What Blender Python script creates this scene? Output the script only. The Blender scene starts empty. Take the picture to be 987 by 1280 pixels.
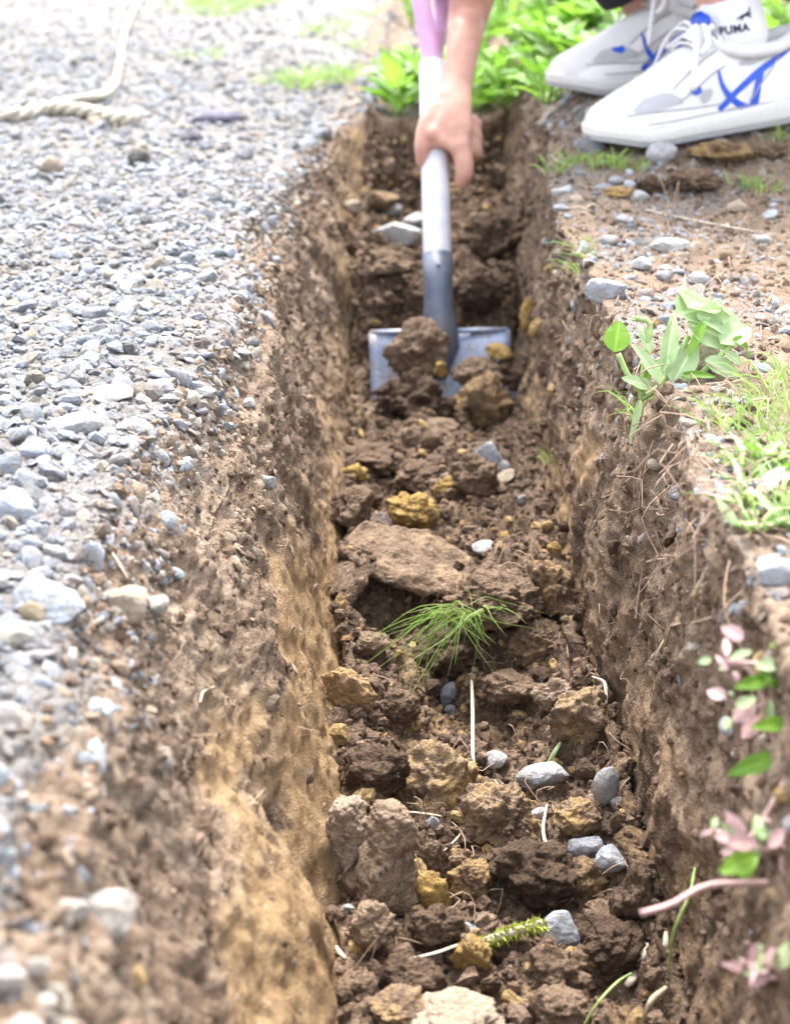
import bpy, math, random
import numpy as np
from mathutils import Vector, Matrix, Euler
from mathutils.bvhtree import BVHTree

random.seed(7)
RNG = np.random.default_rng(11)
sc = bpy.context.scene
C = sc.collection
R = math.radians

# ------------------------------------------------------------------ camera
W0, H0, FPX = 987.0, 1280.0, 2000.0          # photograph size, focal length in its pixels
CAM_Z, PITCH, YAW = 0.365, math.atan(783 / FPX), math.atan(40.5 / FPX)
cam_d = bpy.data.cameras.new('camera')
cam = bpy.data.objects.new('camera', cam_d); C.objects.link(cam)
cam_d.sensor_fit = 'VERTICAL'; cam_d.sensor_height = 36.0; cam_d.lens = 36.0 * FPX / H0
cam_d.clip_start = 0.05; cam_d.clip_end = 500
cam.location = (0, 0, CAM_Z)
cam.rotation_euler = (math.pi / 2 - PITCH, 0, YAW)
cam_d.dof.use_dof = True
cam_d.dof.focus_distance = 1.30
cam_d.dof.aperture_fstop = 6.4
cam_d.dof.aperture_blades = 7
sc.camera = cam
CM = Euler(cam.rotation_euler).to_matrix()

# ------------------------------------------------------------------ sky, sun, exposure (bright overcast)
SUN_EL, SUN_AZ = 62.0, -6.0                   # azimuth measured from +Y towards +X
w = bpy.data.worlds.new('World'); sc.world = w; w.use_nodes = True
nt = w.node_tree; bg = nt.nodes['Background']
sky = nt.nodes.new('ShaderNodeTexSky'); sky.sky_type = 'NISHITA'; sky.sun_disc = False
sky.sun_elevation = R(SUN_EL); sky.sun_rotation = R(SUN_AZ)
sky.air_density = 1.0; sky.dust_density = 3.0; sky.ozone_density = 1.0
hs = nt.nodes.new('ShaderNodeHueSaturation'); hs.inputs['Saturation'].default_value = 0.30
nt.links.new(sky.outputs[0], hs.inputs['Color']); nt.links.new(hs.outputs[0], bg.inputs['Color'])
bg.inputs['Strength'].default_value = 0.15
sun_d = bpy.data.lights.new('sun', 'SUN'); sun = bpy.data.objects.new('sun', sun_d); C.objects.link(sun)
sun_d.energy = 1.5; sun_d.angle = R(25); sun_d.color = (1.0, 0.96, 0.9)
sdir = Vector((math.sin(R(SUN_AZ)) * math.cos(R(SUN_EL)), math.cos(R(SUN_AZ)) * math.cos(R(SUN_EL)), math.sin(R(SUN_EL))))
sun.rotation_euler = sdir.to_track_quat('Z', 'Y').to_euler()
vs = sc.view_settings
vs.view_transform = 'Standard'; vs.look = 'None'; vs.gamma = 1.0; vs.use_curve_mapping = False
vs.exposure = 2.66

# ------------------------------------------------------------------ numeric noise
_P = RNG.permutation(4096).astype(np.int64)
_PP = np.concatenate([_P, _P])
_G = RNG.normal(size=(4096, 3)); _G /= np.linalg.norm(_G, axis=1)[:, None]
_J = RNG.random((4096, 3)); _V = RNG.random(4096)
def _h(i, j, k):
    return _PP[(_PP[(_PP[i & 4095] + j) & 4095] + k) & 4095]
def perlin(p):
    p = np.asarray(p, float); i = np.floor(p).astype(np.int64); f = p - i
    u = f * f * f * (f * (f * 6 - 15) + 10); out = 0
    for dx in (0, 1):
        for dy in (0, 1):
            for dz in (0, 1):
                g = _G[_h(i[..., 0] + dx, i[..., 1] + dy, i[..., 2] + dz)]
                d = g[..., 0] * (f[..., 0] - dx) + g[..., 1] * (f[..., 1] - dy) + g[..., 2] * (f[..., 2] - dz)
                out = out + d * (u[..., 0] if dx else 1 - u[..., 0]) * (u[..., 1] if dy else 1 - u[..., 1]) * (u[..., 2] if dz else 1 - u[..., 2])
    return out * 1.6
def fbm(p, oct=4, gain=0.5):
    a, s, o = 1.0, 1.0, 0
    for k in range(oct):
        o = o + a * perlin(np.asarray(p) * s + 17.3 * k); a *= gain; s *= 2.03
    return o
def crumbs(p):
    """rounded lumps: one dome per jittered cell, of random height; 0..1"""
    p = np.asarray(p, float); i = np.floor(p).astype(np.int64); best = np.zeros(p.shape[:-1])
    for dx in (-1, 0, 1):
        for dy in (-1, 0, 1):
            for dz in (-1, 0, 1):
                c = i + np.array((dx, dy, dz)); h = _h(c[..., 0], c[..., 1], c[..., 2])
                d2 = ((c + _J[h] - p) ** 2).sum(-1); r = 0.35 + 0.5 * _V[h]
                best = np.maximum(best, np.sqrt(np.clip(r * r - d2, 0, None)))
    return best
def ss(a, b, x):
    t = np.clip((np.asarray(x, float) - a) / (b - a), 0, 1); return t * t * (3 - 2 * t)

# ------------------------------------------------------------------ mesh helpers
def np_mesh(name, co, faces, smooth=False, attrs=None):
    """co (n,3), faces (m,k) with k = 3 or 4"""
    me = bpy.data.meshes.new(name); co = np.ascontiguousarray(co, np.float32); faces = np.ascontiguousarray(faces, np.int32)
    m, k = faces.shape
    me.vertices.add(len(co)); me.vertices.foreach_set('co', co.ravel())
    me.loops.add(m * k); me.loops.foreach_set('vertex_index', faces.ravel())
    me.polygons.add(m); me.polygons.foreach_set('loop_start', np.arange(0, m * k, k, dtype=np.int32))
    me.polygons.foreach_set('use_smooth', np.full(m, smooth, bool))
    me.update(calc_edges=True)
    for an, (ty, data) in (attrs or {}).items():
        a = me.attributes.new(an, ty, 'POINT'); data = np.ascontiguousarray(data, np.float32)
        a.data.foreach_set('color' if ty == 'FLOAT_COLOR' else 'value', data.ravel())
    return me
def link(name, me, mat=None, parent=None, **props):
    o = bpy.data.objects.new(name, me); C.objects.link(o)
    if mat is not None and me is not None and not me.materials: me.materials.append(mat)
    if parent is not None: o.parent = parent
    for k, v in props.items(): o[k] = v
    return o
def thing(name, label, cat, loc=(0, 0, 0), group=None):
    o = bpy.data.objects.new(name, None); C.objects.link(o); o.location = loc; o.empty_display_size = 0.02
    o['label'] = label; o['category'] = cat
    if group: o['group'] = group
    return o
def tag(o, label, cat, group=None):
    o['label'] = label; o['category'] = cat
    if group: o['group'] = group
    return o
def ico(sub):
    t = (1 + 5 ** .5) / 2
    v = [(-1, t, 0), (1, t, 0), (-1, -t, 0), (1, -t, 0), (0, -1, t), (0, 1, t), (0, -1, -t), (0, 1, -t), (t, 0, -1), (t, 0, 1), (-t, 0, -1), (-t, 0, 1)]
    f = [(0, 11, 5), (0, 5, 1), (0, 1, 7), (0, 7, 10), (0, 10, 11), (1, 5, 9), (5, 11, 4), (11, 10, 2), (10, 7, 6), (7, 1, 8), (3, 9, 4), (3, 4, 2), (3, 2, 6), (3, 6, 8), (3, 8, 9), (4, 9, 5), (2, 4, 11), (6, 2, 10), (8, 6, 7), (9, 8, 1)]
    v = [Vector(a).normalized() for a in v]
    for _ in range(sub):
        cache, nf = {}, []
        def mid(a, b):
            k = (min(a, b), max(a, b))
            if k not in cache: v.append(((v[a] + v[b]) / 2).normalized()); cache[k] = len(v) - 1
            return cache[k]
        for a, b, c in f:
            x, y, z = mid(a, b), mid(b, c), mid(c, a); nf += [(a, x, z), (b, y, x), (c, z, y), (x, y, z)]
        f = nf
    return np.array([tuple(a) for a in v]), np.array(f, np.int32)
ICO = [ico(k) for k in range(6)]
def cut_stone(sub, seed, planes=11, rough=0.05, round_=0.0, lo=.62):
    """a stone broken along random planes (unit-ish radius)"""
    g = np.random.default_rng(seed); v, f = ICO[sub]
    n = g.normal(size=(planes, 3)); n /= np.linalg.norm(n, axis=1)[:, None]; d = g.uniform(lo, 1.0, planes)
    dots = v @ n.T
    r = np.min(np.where(dots > 0.05, d / np.maximum(dots, .05), 9), axis=1); r = np.minimum(r, 1.15)
    r = r * (1 - round_) + 0.85 * round_
    r = r * (1 + rough * fbm(v * 2.5 + seed * 3.1, 3))
    return v * r[:, None], f
def clod_shape(sub, seed, crumb=0.16, angular=0.6, freq=4.0):
    v, f = cut_stone(sub, seed, 9, 0.16, 1 - angular, .6)
    d = ICO[sub][0]; off = seed * 7.7
    r = crumb * (crumbs(v * freq + off) - .45) + crumb * .55 * (crumbs(v * freq * 2.3 + off) - .45) + .16 * fbm(v * 1.7 + off, 3)
    return v + d * r[:, None], f
def tube(pts, rad, seg=8, cap=True, flat=None):
    """tube through points, radius per point; returns verts, quads/tris lists"""
    pts = [Vector(p) for p in pts]; n = len(pts); rad = [rad] * n if not hasattr(rad, '__len__') else rad
    V, F = [], []; up = Vector((0, 0, 1)); prev = None
    for i, p in enumerate(pts):
        t = (pts[min(i + 1, n - 1)] - pts[max(i - 1, 0)]).normalized()
        if prev is None:
            a = t.cross(up)
            if a.length < .1: a = t.cross(Vector((1, 0, 0)))
            a.normalize()
        else:
            a = (prev - t * prev.dot(t)).normalized()
        prev = a; b = t.cross(a)
        r = rad[i]; ra, rb = (r if hasattr(r, '__len__') else (r, r))
        for k in range(seg):
            c, s = math.cos(2 * math.pi * k / seg), math.sin(2 * math.pi * k / seg)
            V.append(p + a * (ra * c) + b * (rb * s))
    for i in range(n - 1):
        for k in range(seg):
            k2 = (k + 1) % seg; F.append((i * seg + k, i * seg + k2, (i + 1) * seg + k2, (i + 1) * seg + k))
    if cap:
        F.append(tuple(range(seg - 1, -1, -1))); F.append(tuple((n - 1) * seg + k for k in range(seg)))
    return V, F
def py_mesh(name, V, F, smooth=True):
    me = bpy.data.meshes.new(name); me.from_pydata([tuple(v) for v in V], [], F); me.update()
    if smooth: me.polygons.foreach_set('use_smooth', [True] * len(me.polygons))
    return me
def spline(pts, n):
    """Catmull-Rom through points"""
    P_ = [Vector(p) for p in pts]; P_ = [P_[0] * 2 - P_[1]] + P_ + [P_[-1] * 2 - P_[-2]]; out = []
    m = len(P_) - 3
    for j in range(n):
        u = j / (n - 1) * m; i = min(int(u), m - 1); t = u - i
        a, b, c, d = P_[i:i + 4]
        out.append(.5 * ((2 * b) + (c - a) * t + (2 * a - 5 * b + 4 * c - d) * t * t + (3 * b - a - 3 * c + d) * t ** 3))
    return out
# ------------------------------------------------------------------ sight lines of the photograph -> places in the world
def ray(px, py):
    return (CM @ Vector(((px - W0 / 2) / FPX, -(py - H0 / 2) / FPX, -1))).normalized()
FWD = CM @ Vector((0, 0, -1))
def at_depth(px, py, z):
    d = ray(px, py); return Vector((0, 0, CAM_Z)) + d * (z / d.dot(FWD))
def project(p):
    q = CM.transposed() @ (Vector(p) - Vector((0, 0, CAM_Z))); return (W0 / 2 + FPX * q.x / -q.z, H0 / 2 - FPX * q.y / -q.z, -q.z)
# ------------------------------------------------------------------ materials
class NT:
    def __init__(s, name):
        s.m = bpy.data.materials.new(name); s.m.use_nodes = True; s.t = s.m.node_tree
        s.bsdf = s.t.nodes['Principled BSDF']
    def n(s, ty, **kw):
        o = s.t.nodes.new(ty)
        for k, v in kw.items():
            if k in o.inputs: o.inputs[k].default_value = v
            else: setattr(o, k, v)
        return o
    def l(s, a, b): s.t.links.new(a, b)
    def val(s, x, inp):
        if isinstance(x, (int, float)): inp.default_value = x
        elif isinstance(x, tuple): inp.default_value = x if len(x) == len(inp.default_value) else (*x, 1)
        else: s.l(x, inp)
    def noise(s, co, scale, detail=4, rough=.55, dist=0):
        o = s.n('ShaderNodeTexNoise'); s.l(co, o.inputs['Vector']); o.inputs['Scale'].default_value = scale
        o.inputs['Detail'].default_value = detail; o.inputs['Roughness'].default_value = rough; o.inputs['Distortion'].default_value = dist
        return o.outputs['Fac']
    def voro(s, co, scale, out='Distance'):
        o = s.n('ShaderNodeTexVoronoi'); s.l(co, o.inputs['Vector']); o.inputs['Scale'].default_value = scale; return o.outputs[out]
    def ramp(s, fac, stops):
        o = s.n('ShaderNodeValToRGB'); s.l(fac, o.inputs[0]); e = o.color_ramp.elements
        while len(e) < len(stops): e.new(.5)
        for el, (p, c) in zip(e, stops): el.position = p; el.color = (*c, 1) if len(c) == 3 else c
        return o.outputs[0]
    def mix(s, fac, a, b, mode='MIX'):
        o = s.n('ShaderNodeMix', data_type='RGBA', blend_type=mode)
        s.val(fac, o.inputs[0]); s.val(a, o.inputs[6]); s.val(b, o.inputs[7]); return o.outputs[2]
    def math(s, op, a, b=0.0, c=0.0):
        o = s.n('ShaderNodeMath', operation=op)
        for x, i in zip((a, b, c), o.inputs): s.val(x, i)
        return o.outputs[0]
    def mapr(s, x, a, b, c=0., d=1.):
        o = s.n('ShaderNodeMapRange'); s.l(x, o.inputs[0])
        for i, vv in enumerate((a, b, c, d)): o.inputs[i + 1].default_value = vv
        return o.outputs[0]
    def attr(s, name, out='Fac'):
        return s.n('ShaderNodeAttribute', attribute_name=name).outputs[out]
    def bump(s, h, strength, dist, prev=None):
        o = s.n('ShaderNodeBump'); o.inputs['Strength'].default_value = strength; o.inputs['Distance'].default_value = dist
        s.l(h, o.inputs['Height'])
        if prev is not None: s.l(prev, o.inputs['Normal'])
        return o.outputs[0]
    def fin(s, col, rough=.9, normal=None, spec=.3, **kw):
        s.val(col, s.bsdf.inputs['Base Color']); s.val(rough, s.bsdf.inputs['Roughness']); s.bsdf.inputs['Specular IOR Level'].default_value = spec
        if normal is not None: s.l(normal, s.bsdf.inputs['Normal'])
        for k, v in kw.items(): s.val(v, s.bsdf.inputs[k])
        return s.m

SOIL = [(0.24, (0.028, 0.0175, 0.0125)), (0.44, (0.090, 0.058, 0.038)), (0.60, (0.195, 0.135, 0.092)), (0.82, (0.35, 0.272, 0.205))]
CLAY = [(0.25, (0.165, 0.098, 0.050)), (0.5, (0.30, 0.195, 0.100)), (0.8, (0.43, 0.312, 0.185))]
OCHRE = [(0.25, (0.16, 0.092, 0.032)), (0.5, (0.34, 0.22, 0.072)), (0.8, (0.50, 0.365, 0.155))]

def ground_mat():
    t = NT('soil_and_gravel_ground')
    co = t.n('ShaderNodeNewGeometry').outputs['Position']
    n1 = t.noise(co, 22, 6, .6); n2 = t.noise(co, 160, 5, .65); n3 = t.noise(co, 700, 3, .6)
    f = t.math('MULTIPLY_ADD', n2, .55, t.math('MULTIPLY', n1, .45))
    st = t.attr('streak')
    f2 = t.math('ADD', t.math('ADD', t.math('MULTIPLY', f, .8), t.math('MULTIPLY', n3, .2)), t.math('MULTIPLY', st, .09))
    soil = t.ramp(t.math('ADD', f2, t.math('MULTIPLY', t.attr('dry'), .16)), SOIL)
    cl = t.ramp(f2, CLAY)
    cm = t.mapr(t.math('ADD', t.math('ADD', t.attr('clay'), t.math('MULTIPLY', st, .30)), t.math('MULTIPLY', t.math('SUBTRACT', n2, .5), 1.0)), .28, .85)
    col = t.mix(cm, soil, cl)
    gr = t.ramp(t.math('ADD', t.math('MULTIPLY', n2, .5), t.math('MULTIPLY', n3, .5)), [(.3, (.13, .118, .105)), (.55, (.225, .21, .198)), (.8, (.32, .31, .30))])
    gm = t.mapr(t.math('ADD', t.attr('grav'), t.math('MULTIPLY', t.math('SUBTRACT', n2, .5), .8)), .35, .65)
    col = t.mix(gm, col, gr)
    # grit: tiny pale grains let into the soil
    vo = t.n('ShaderNodeTexVoronoi'); t.l(co, vo.inputs['Vector']); vo.inputs['Scale'].default_value = 260
    sp = t.math('LESS_THAN', vo.outputs['Distance'], .22)
    rnd = t.n('ShaderNodeSeparateColor'); t.l(vo.outputs['Color'], rnd.inputs[0])
    sp = t.math('MULTIPLY', sp, t.math('GREATER_THAN', rnd.outputs[0], .80))
    col = t.mix(t.math('MULTIPLY', sp, .7), col, (.42, .38, .34))
    hgt = t.math('ADD', t.math('MULTIPLY', n2, .6), t.math('MULTIPLY', n3, .4))
    b = t.bump(hgt, 1., .008)
    cr = t.voro(co, 330); b = t.bump(t.math('MULTIPLY', t.math('SUBTRACT', 1.0, cr), t.math('SUBTRACT', 1.0, cm)), .45, .003, b)
    return t.fin(col, .93, b, .2)

def soil_lump_mat(name, kind):
    """clods and crumbs of loose soil; object colour's red channel carries the share of yellow clay"""
    t = NT(name); oi = t.n('ShaderNodeObjectInfo'); tc = t.n('ShaderNodeTexCoord')
    if kind == 'stuff':
        co = t.n('ShaderNodeNewGeometry').outputs['Position']
        base = t.attr('tint', 'Color')
        n2 = t.noise(co, 300, 4, .65)
        col = t.mix(1.0, base, t.ramp(n2, [(.25, (.5, .5, .5)), (.75, (1.35, 1.35, 1.35))]), 'MULTIPLY')
        b = t.bump(n2, .9, .004)
        return t.fin(col, .93, b, .2)
    mp = t.n('ShaderNodeVectorMath', operation='ADD'); cx = t.n('ShaderNodeCombineXYZ')
    r10 = t.math('MULTIPLY', oi.outputs['Random'], 37.0)
    for i in range(3): t.l(r10, cx.inputs[i])
    pos = t.n('ShaderNodeNewGeometry').outputs['Position']
    t.l(pos, mp.inputs[0]); t.l(cx.outputs[0], mp.inputs[1]); co = mp.outputs[0]
    sep = t.n('ShaderNodeSeparateColor'); t.l(oi.outputs['Color'], sep.inputs[0])
    n1 = t.noise(co, 45, 5, .6); n2 = t.noise(co, 260, 5, .65); n3 = t.noise(co, 900, 3, .6)
    f = t.math('ADD', t.math('MULTIPLY', n1, .35), t.math('ADD', t.math('MULTIPLY', n2, .4), t.math('MULTIPLY', n3, .25)))
    soil = t.ramp(t.math('ADD', f, t.math('MULTIPLY', t.math('SUBTRACT', sep.outputs[1], .5), .45)), SOIL)
    och = t.mix(sep.outputs[2], t.ramp(f, CLAY), t.ramp(f, OCHRE))
    m = t.mapr(t.math('ADD', sep.outputs[0], t.math('MULTIPLY', t.math('SUBTRACT', n1, .5), 1.6)), .34, .78)
    col = t.mix(m, soil, och)
    b = t.bump(t.math('ADD', t.math('MULTIPLY', n2, .6), t.math('MULTIPLY', n3, .4)), .9, .0055)
    b = t.bump(t.math('SUBTRACT', 1.0, t.voro(co, 380)), .5, .003, b)
    return t.fin(col, .93, b, .2)

def stone_mat(name, stuff):
    t = NT(name); co = t.n('ShaderNodeNewGeometry').outputs['Position']
    base = t.attr('tint', 'Color') if stuff else t.n('ShaderNodeObjectInfo').outputs['Color']
    n1 = t.noise(co, 90, 5, .6); n2 = t.noise(co, 620, 4, .7)
    f = t.math('ADD', t.math('MULTIPLY', n1, .5), t.math('MULTIPLY', n2, .5))
    col = t.mix(1.0, base, t.ramp(f, [(.28, (.42, .41, .40)), (.5, (1., 1., 1.)), (.74, (1.5, 1.49, 1.47))]), 'MULTIPLY')
    dust = t.mapr(t.noise(co, 140, 4, .6), .48, .68, 0, .6)
    col = t.mix(dust, col, (.30, .245, .195))
    b = t.bump(t.noise(co, 260, 6, .7), .8, .005)
    return t.fin(col, .85, b, .25)

def plain(name, col, rough=.6, scale=200, amt=.25, bump=.2, dist=.001, spec=.4, **kw):
    t = NT(name); co = t.n('ShaderNodeNewGeometry').outputs['Position']
    n = t.noise(co, scale, 4, .6)
    lo = tuple(c * (1 - amt) for c in col); hi = tuple(min(1, c * (1 + amt)) for c in col)
    return t.fin(t.ramp(n, [(.3, lo), (.7, hi)]), rough, t.bump(n, bump, dist), spec, **kw)

def leaf_mat(name, lo, hi, trans=.45):
    t = NT(name); oi = t.n('ShaderNodeObjectInfo'); co = t.n('ShaderNodeNewGeometry').outputs['Position']
    n = t.noise(co, 60, 4, .6)
    f = t.math('ADD', t.math('MULTIPLY', n, .5), t.math('MULTIPLY', oi.outputs['Random'], .5))
    col = t.ramp(f, [(.25, lo), (.75, hi)])
    uvx = t.attr('vein')
    col = t.mix(t.mapr(uvx, 0.0, .16, .55, 0.), col, tuple(min(1, c * 1.5 + .03) for c in hi))
    b = t.bump(t.noise(co, 220, 3, .6), .3, .002)
    m = t.fin(col, .5, b, .35)
    tr = t.n('ShaderNodeBsdfTranslucent'); t.l(col, tr.inputs['Color']); mx = t.n('ShaderNodeMixShader'); mx.inputs[0].default_value = trans
    t.l(t.bsdf.outputs[0], mx.inputs[1]); t.l(tr.outputs[0], mx.inputs[2]); t.l(mx.outputs[0], t.t.nodes['Material Output'].inputs['Surface'])
    return m

def blade_mat(name, stops, trans=.4):
    t = NT(name); col = t.ramp(t.attr('along'), stops); hue = t.attr('tone')
    col = t.mix(1.0, col, t.ramp(hue, [(0, (.7, .75, .6)), (1, (1.25, 1.15, 1.2))]), 'MULTIPLY')
    t.fin(col, .55, None, .3)
    tr = t.n('ShaderNodeBsdfTranslucent'); t.l(col, tr.inputs['Color']); mx = t.n('ShaderNodeMixShader'); mx.inputs[0].default_value = trans
    t.l(t.bsdf.outputs[0], mx.inputs[1]); t.l(tr.outputs[0], mx.inputs[2]); t.l(mx.outputs[0], t.t.nodes['Material Output'].inputs['Surface'])
    return t.m

M = dict(
    ground=ground_mat(), clod=soil_lump_mat('soil_clod', 'obj'), crumb=soil_lump_mat('soil_crumb', 'stuff'),
    stone=stone_mat('stone', False), gravel=stone_mat('gravel', True),
    leaf=leaf_mat('broad_leaf', (.085, .20, .016), (.22, .40, .05)),
    pale_leaf=leaf_mat('pale_leaf', (.26, .38, .17), (.46, .57, .33)),
    pink_leaf=leaf_mat('pink_bud', (.46, .27, .29), (.60, .43, .42)),
    blade=blade_mat('grass_blade', [(0, (.42, .38, .22)), (.25, (.26, .38, .11)), (.7, (.24, .40, .10)), (1, (.44, .46, .22))]),
    straw=plain('straw', (.42, .33, .22), .75, 300, .3, .4),
    straw_white=plain('bleached_straw', (.42, .36, .28), .75, 300, .25, .4),
    root=plain('rootlet', (.30, .21, .15), .85, 300, .3, .3),
    stem_pink=plain('pink_stem', (.42, .27, .25), .6, 100, .3, .2),
    stem=plain('green_stem', (.26, .36, .12), .6, 100, .3, .2),
    bark=plain('grey_bark', (.40, .34, .27), .9, 160, .45, .8, .002),
    rope=plain('rope', (.36, .33, .27), .85, 400, .35, .8, .002),
    moss=plain('moss', (.34, .38, .05), .9, 400, .5, .9, .003),
)
# ------------------------------------------------------------------ the ground: one sheet with the trench dug into it
def seg(a, b, n): return np.linspace(a, b, n, endpoint=False)
ys = [np.linspace(-60, -2, 14, endpoint=False), seg(-2, .5, 60)]
y = .5; row = []
while y < 2.95: row.append(y); y += .0035 * (.93 * y + .2)
ys.append(np.array(row)); ys.append(np.linspace(2.96, 6.2, 110)); ys.append(6.2 + 54 * (np.linspace(0, 1, 22)[1:]) ** 2.2)
YS = np.concatenate(ys)
NW_L, NFL, NW_R = 130, 104, 110
n1 = lambda y, s, k: perlin(np.stack([y * s, y * 0 + k * 9.1, y * 0 + .37], -1))
def xlt(y): return -.200 + .030 * n1(y, 3.1, 1) + .010 * n1(y, 9, 2) + .004 * n1(y, 31, 3) + .03 * ss(2.45, 2.8, y)
def xlb(y): return np.interp(y, [0, .7, .9, 1.15, 1.45, 2.0, 2.3, 2.75], [-.035, -.036, -.048, -.061, -.080, -.090, -.098, -.10]) + .008 * n1(y, 6, 4) + .004 * n1(y, 19, 5)
def xrb(y): return np.interp(y, [0, .9, 1.12, 1.45, 2.0, 2.4, 2.75], [.178, .174, .160, .134, .120, .125, .13]) + .006 * n1(y, 6, 6) + .004 * n1(y, 17, 7)
def xrt(y): return np.interp(y, [0, .8, 1.2, 1.6, 2.0, 2.7], [.185, .182, .178, .166, .156, .17]) + .018 * n1(y, 4.3, 8) + .005 * n1(y, 14, 9)
def zfl(y): return np.interp(y, [-2, -1.4, .6, .9, 1.15, 1.45, 1.75, 1.92, 2.02, 2.13, 2.22, 2.5, 2.64, 2.76], [0, -.3, -.34, -.335, -.322, -.275, -.256, -.262, -.285, -.28, -.175, -.14, -.12, 0.0])
def bank(x, y):
    """height of the untouched surface"""
    p = np.stack([x * 1.7, y * 1.7, x * 0 + 3.3], -1)
    z = .012 * fbm(p, 3)
    z = z + .098 * ss(1.78, 2.42, y) * ss(.07, .26, x) + .05 * ss(2.4, 3.6, y) * ss(.0, .5, x)
    z = z - .012 * ss(-.30, -.19, x) * (x < 0)
    return z * np.exp(-np.clip(np.hypot(x, y) - 6, 0, None) / 8)
Ycol = YS[:, None]
NL = [(-60, -1.7, 12), (-1.7, -.5, 26), (-.5, None, 44)]
L, RT = xlt(YS)[:, None], xrt(YS)[:, None]; LB, RB = xlb(YS)[:, None], xrb(YS)[:, None]; ZF = zfl(YS)[:, None]
cols = []
def add(xa, sg, t): cols.append((xa, np.full(xa.shape, sg, np.int8), np.broadcast_to(t, xa.shape)))
q = -1.7 - 58 * np.linspace(1, 0, 13)[:-1] ** 2.5; add(np.broadcast_to(q, (len(YS), 12)), 0, 0.)
add(np.broadcast_to(seg(-1.7, -.5, 26), (len(YS), 26)), 0, 0.)
t = seg(0, 1, 44)[None]; add(-.5 + (L + .5) * t, 0, 0.)
t = seg(0, 1, NW_L)[None]; add(L + (LB - L) * t, 1, t)
t = seg(0, 1, NFL)[None]; add(LB + (RB - LB) * t, 2, t)
t = seg(0, 1, NW_R)[None]; add(RB + (RT - RB) * t, 3, 1 - t)
t = seg(0, 1, 64)[None]; add(RT + (.5 - RT) * t, 4, 0.)
add(np.broadcast_to(seg(.5, 1.7, 26), (len(YS), 26)), 4, 0.)
q = 1.7 + 58 * np.linspace(0, 1, 13) ** 2.5; add(np.broadcast_to(q, (len(YS), 13)), 4, 0.)
X = np.concatenate([c[0] for c in cols], 1); SG = np.concatenate([c[1] for c in cols], 1); T = np.concatenate([c[2] for c in cols], 1)
Y = np.broadcast_to(Ycol, X.shape).copy()
ZF0 = ZF; ZF = zfl(Y + .05 * ss(2.2, 2.6, Y) * perlin(np.stack([X * 16, Y * 4, X * 0 + .5], -1)))
top = bank(X, Y); topL = bank(L, Ycol); topR = bank(RT, Ycol)
Z = top.copy()
dl = np.clip(T, 0, 1)
# left wall: rounded lip, then steep; right wall: nearly sheer
pl = np.where(dl < .34, dl * .50, .17 + (dl - .34) * 1.2576); pl = pl + .05 * np.sin(dl * 9 + Y * 5) * ss(.05, .3, dl) * ss(1, .8, dl)
Z = np.where(SG == 1, topL * (1 - pl) + ZF * pl, Z)
pr = dl ** .93
Z = np.where(SG == 3, topR * (1 - pr) + ZF * pr, Z)
u = T
fl = ZF + .030 * (2 * u - 1) ** 4 + .012 * np.sin(u * 7 + Y * 6)
Z = np.where(SG == 2, fl, Z)
B = np.stack([X, Y, Z], -1)
def normals(A):
    du = np.gradient(A, axis=1); dv = np.gradient(A, axis=0); n = np.cross(du, dv); return n / np.maximum(np.linalg.norm(n, axis=-1, keepdims=True), 1e-12)
N0 = normals(B)
near = ss(6, 3, np.hypot(X, Y)); inT = ((SG >= 1) & (SG <= 3)); deep = ss(.0, -.03, ZF)
wl = (SG == 1) * deep; wr = (SG == 3) * deep; fm = (SG == 2) * deep
bl = ss(.0, .12, T) * ss(1., .9, T)
# masks of what the ground is made of
nz = fbm(np.stack([X * 14, Y * 6, Z * 14], -1), 4); nz2 = fbm(np.stack([X * 40, Y * 18, Z * 40 + 5], -1), 3)
clay = wl * (ss(.50, .85, T + .22 * nz + .10 * ss(1.6, 1.0, Y)) * .95) + wr * ss(.40, .75, T + .35 * nz) * (.35 + .55 * ss(1.25, 1.5, Y) * ss(2.2, 1.9, Y)) + fm * (.18 + .5 * nz2)
clay = clay * ss(-.2, .2, Y) * (1 - .45 * ss(1.35, 1.75, Y))
grav = (SG == 0) * (1 - .25 * ss(3.0, 4.2, Y + X * .5)) + (SG == 1) * ss(.25, .02, T - .12 * nz) * .8
grav = np.where(SG == 4, .42 * ss(.7, .2, X) + .3 * nz, grav)
dry = (SG == 0) * .5 + (SG == 4) * 1.0 + (SG == 1) * (1.15 - .6 * T + .5 * nz) + (SG == 3) * (.75 - .5 * T + .5 * nz) + (SG == 2) * (.10 + .5 * nz)
dry = dry * deep + (1 - deep) * .9
dry = dry - .75 * ss(2.12, 2.3, Y) * inT * ss(2.9, 2.7, Y)  # trench soil behind the spade toned darker: shade put into the colour, not moisture
smoothc = np.clip(clay, 0, 1) * (wl + wr)
d = .010 * fbm(B * 9, 3) * (wl + wr) * bl + .016 * fbm(B * 8 + 4, 3) * fm
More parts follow.
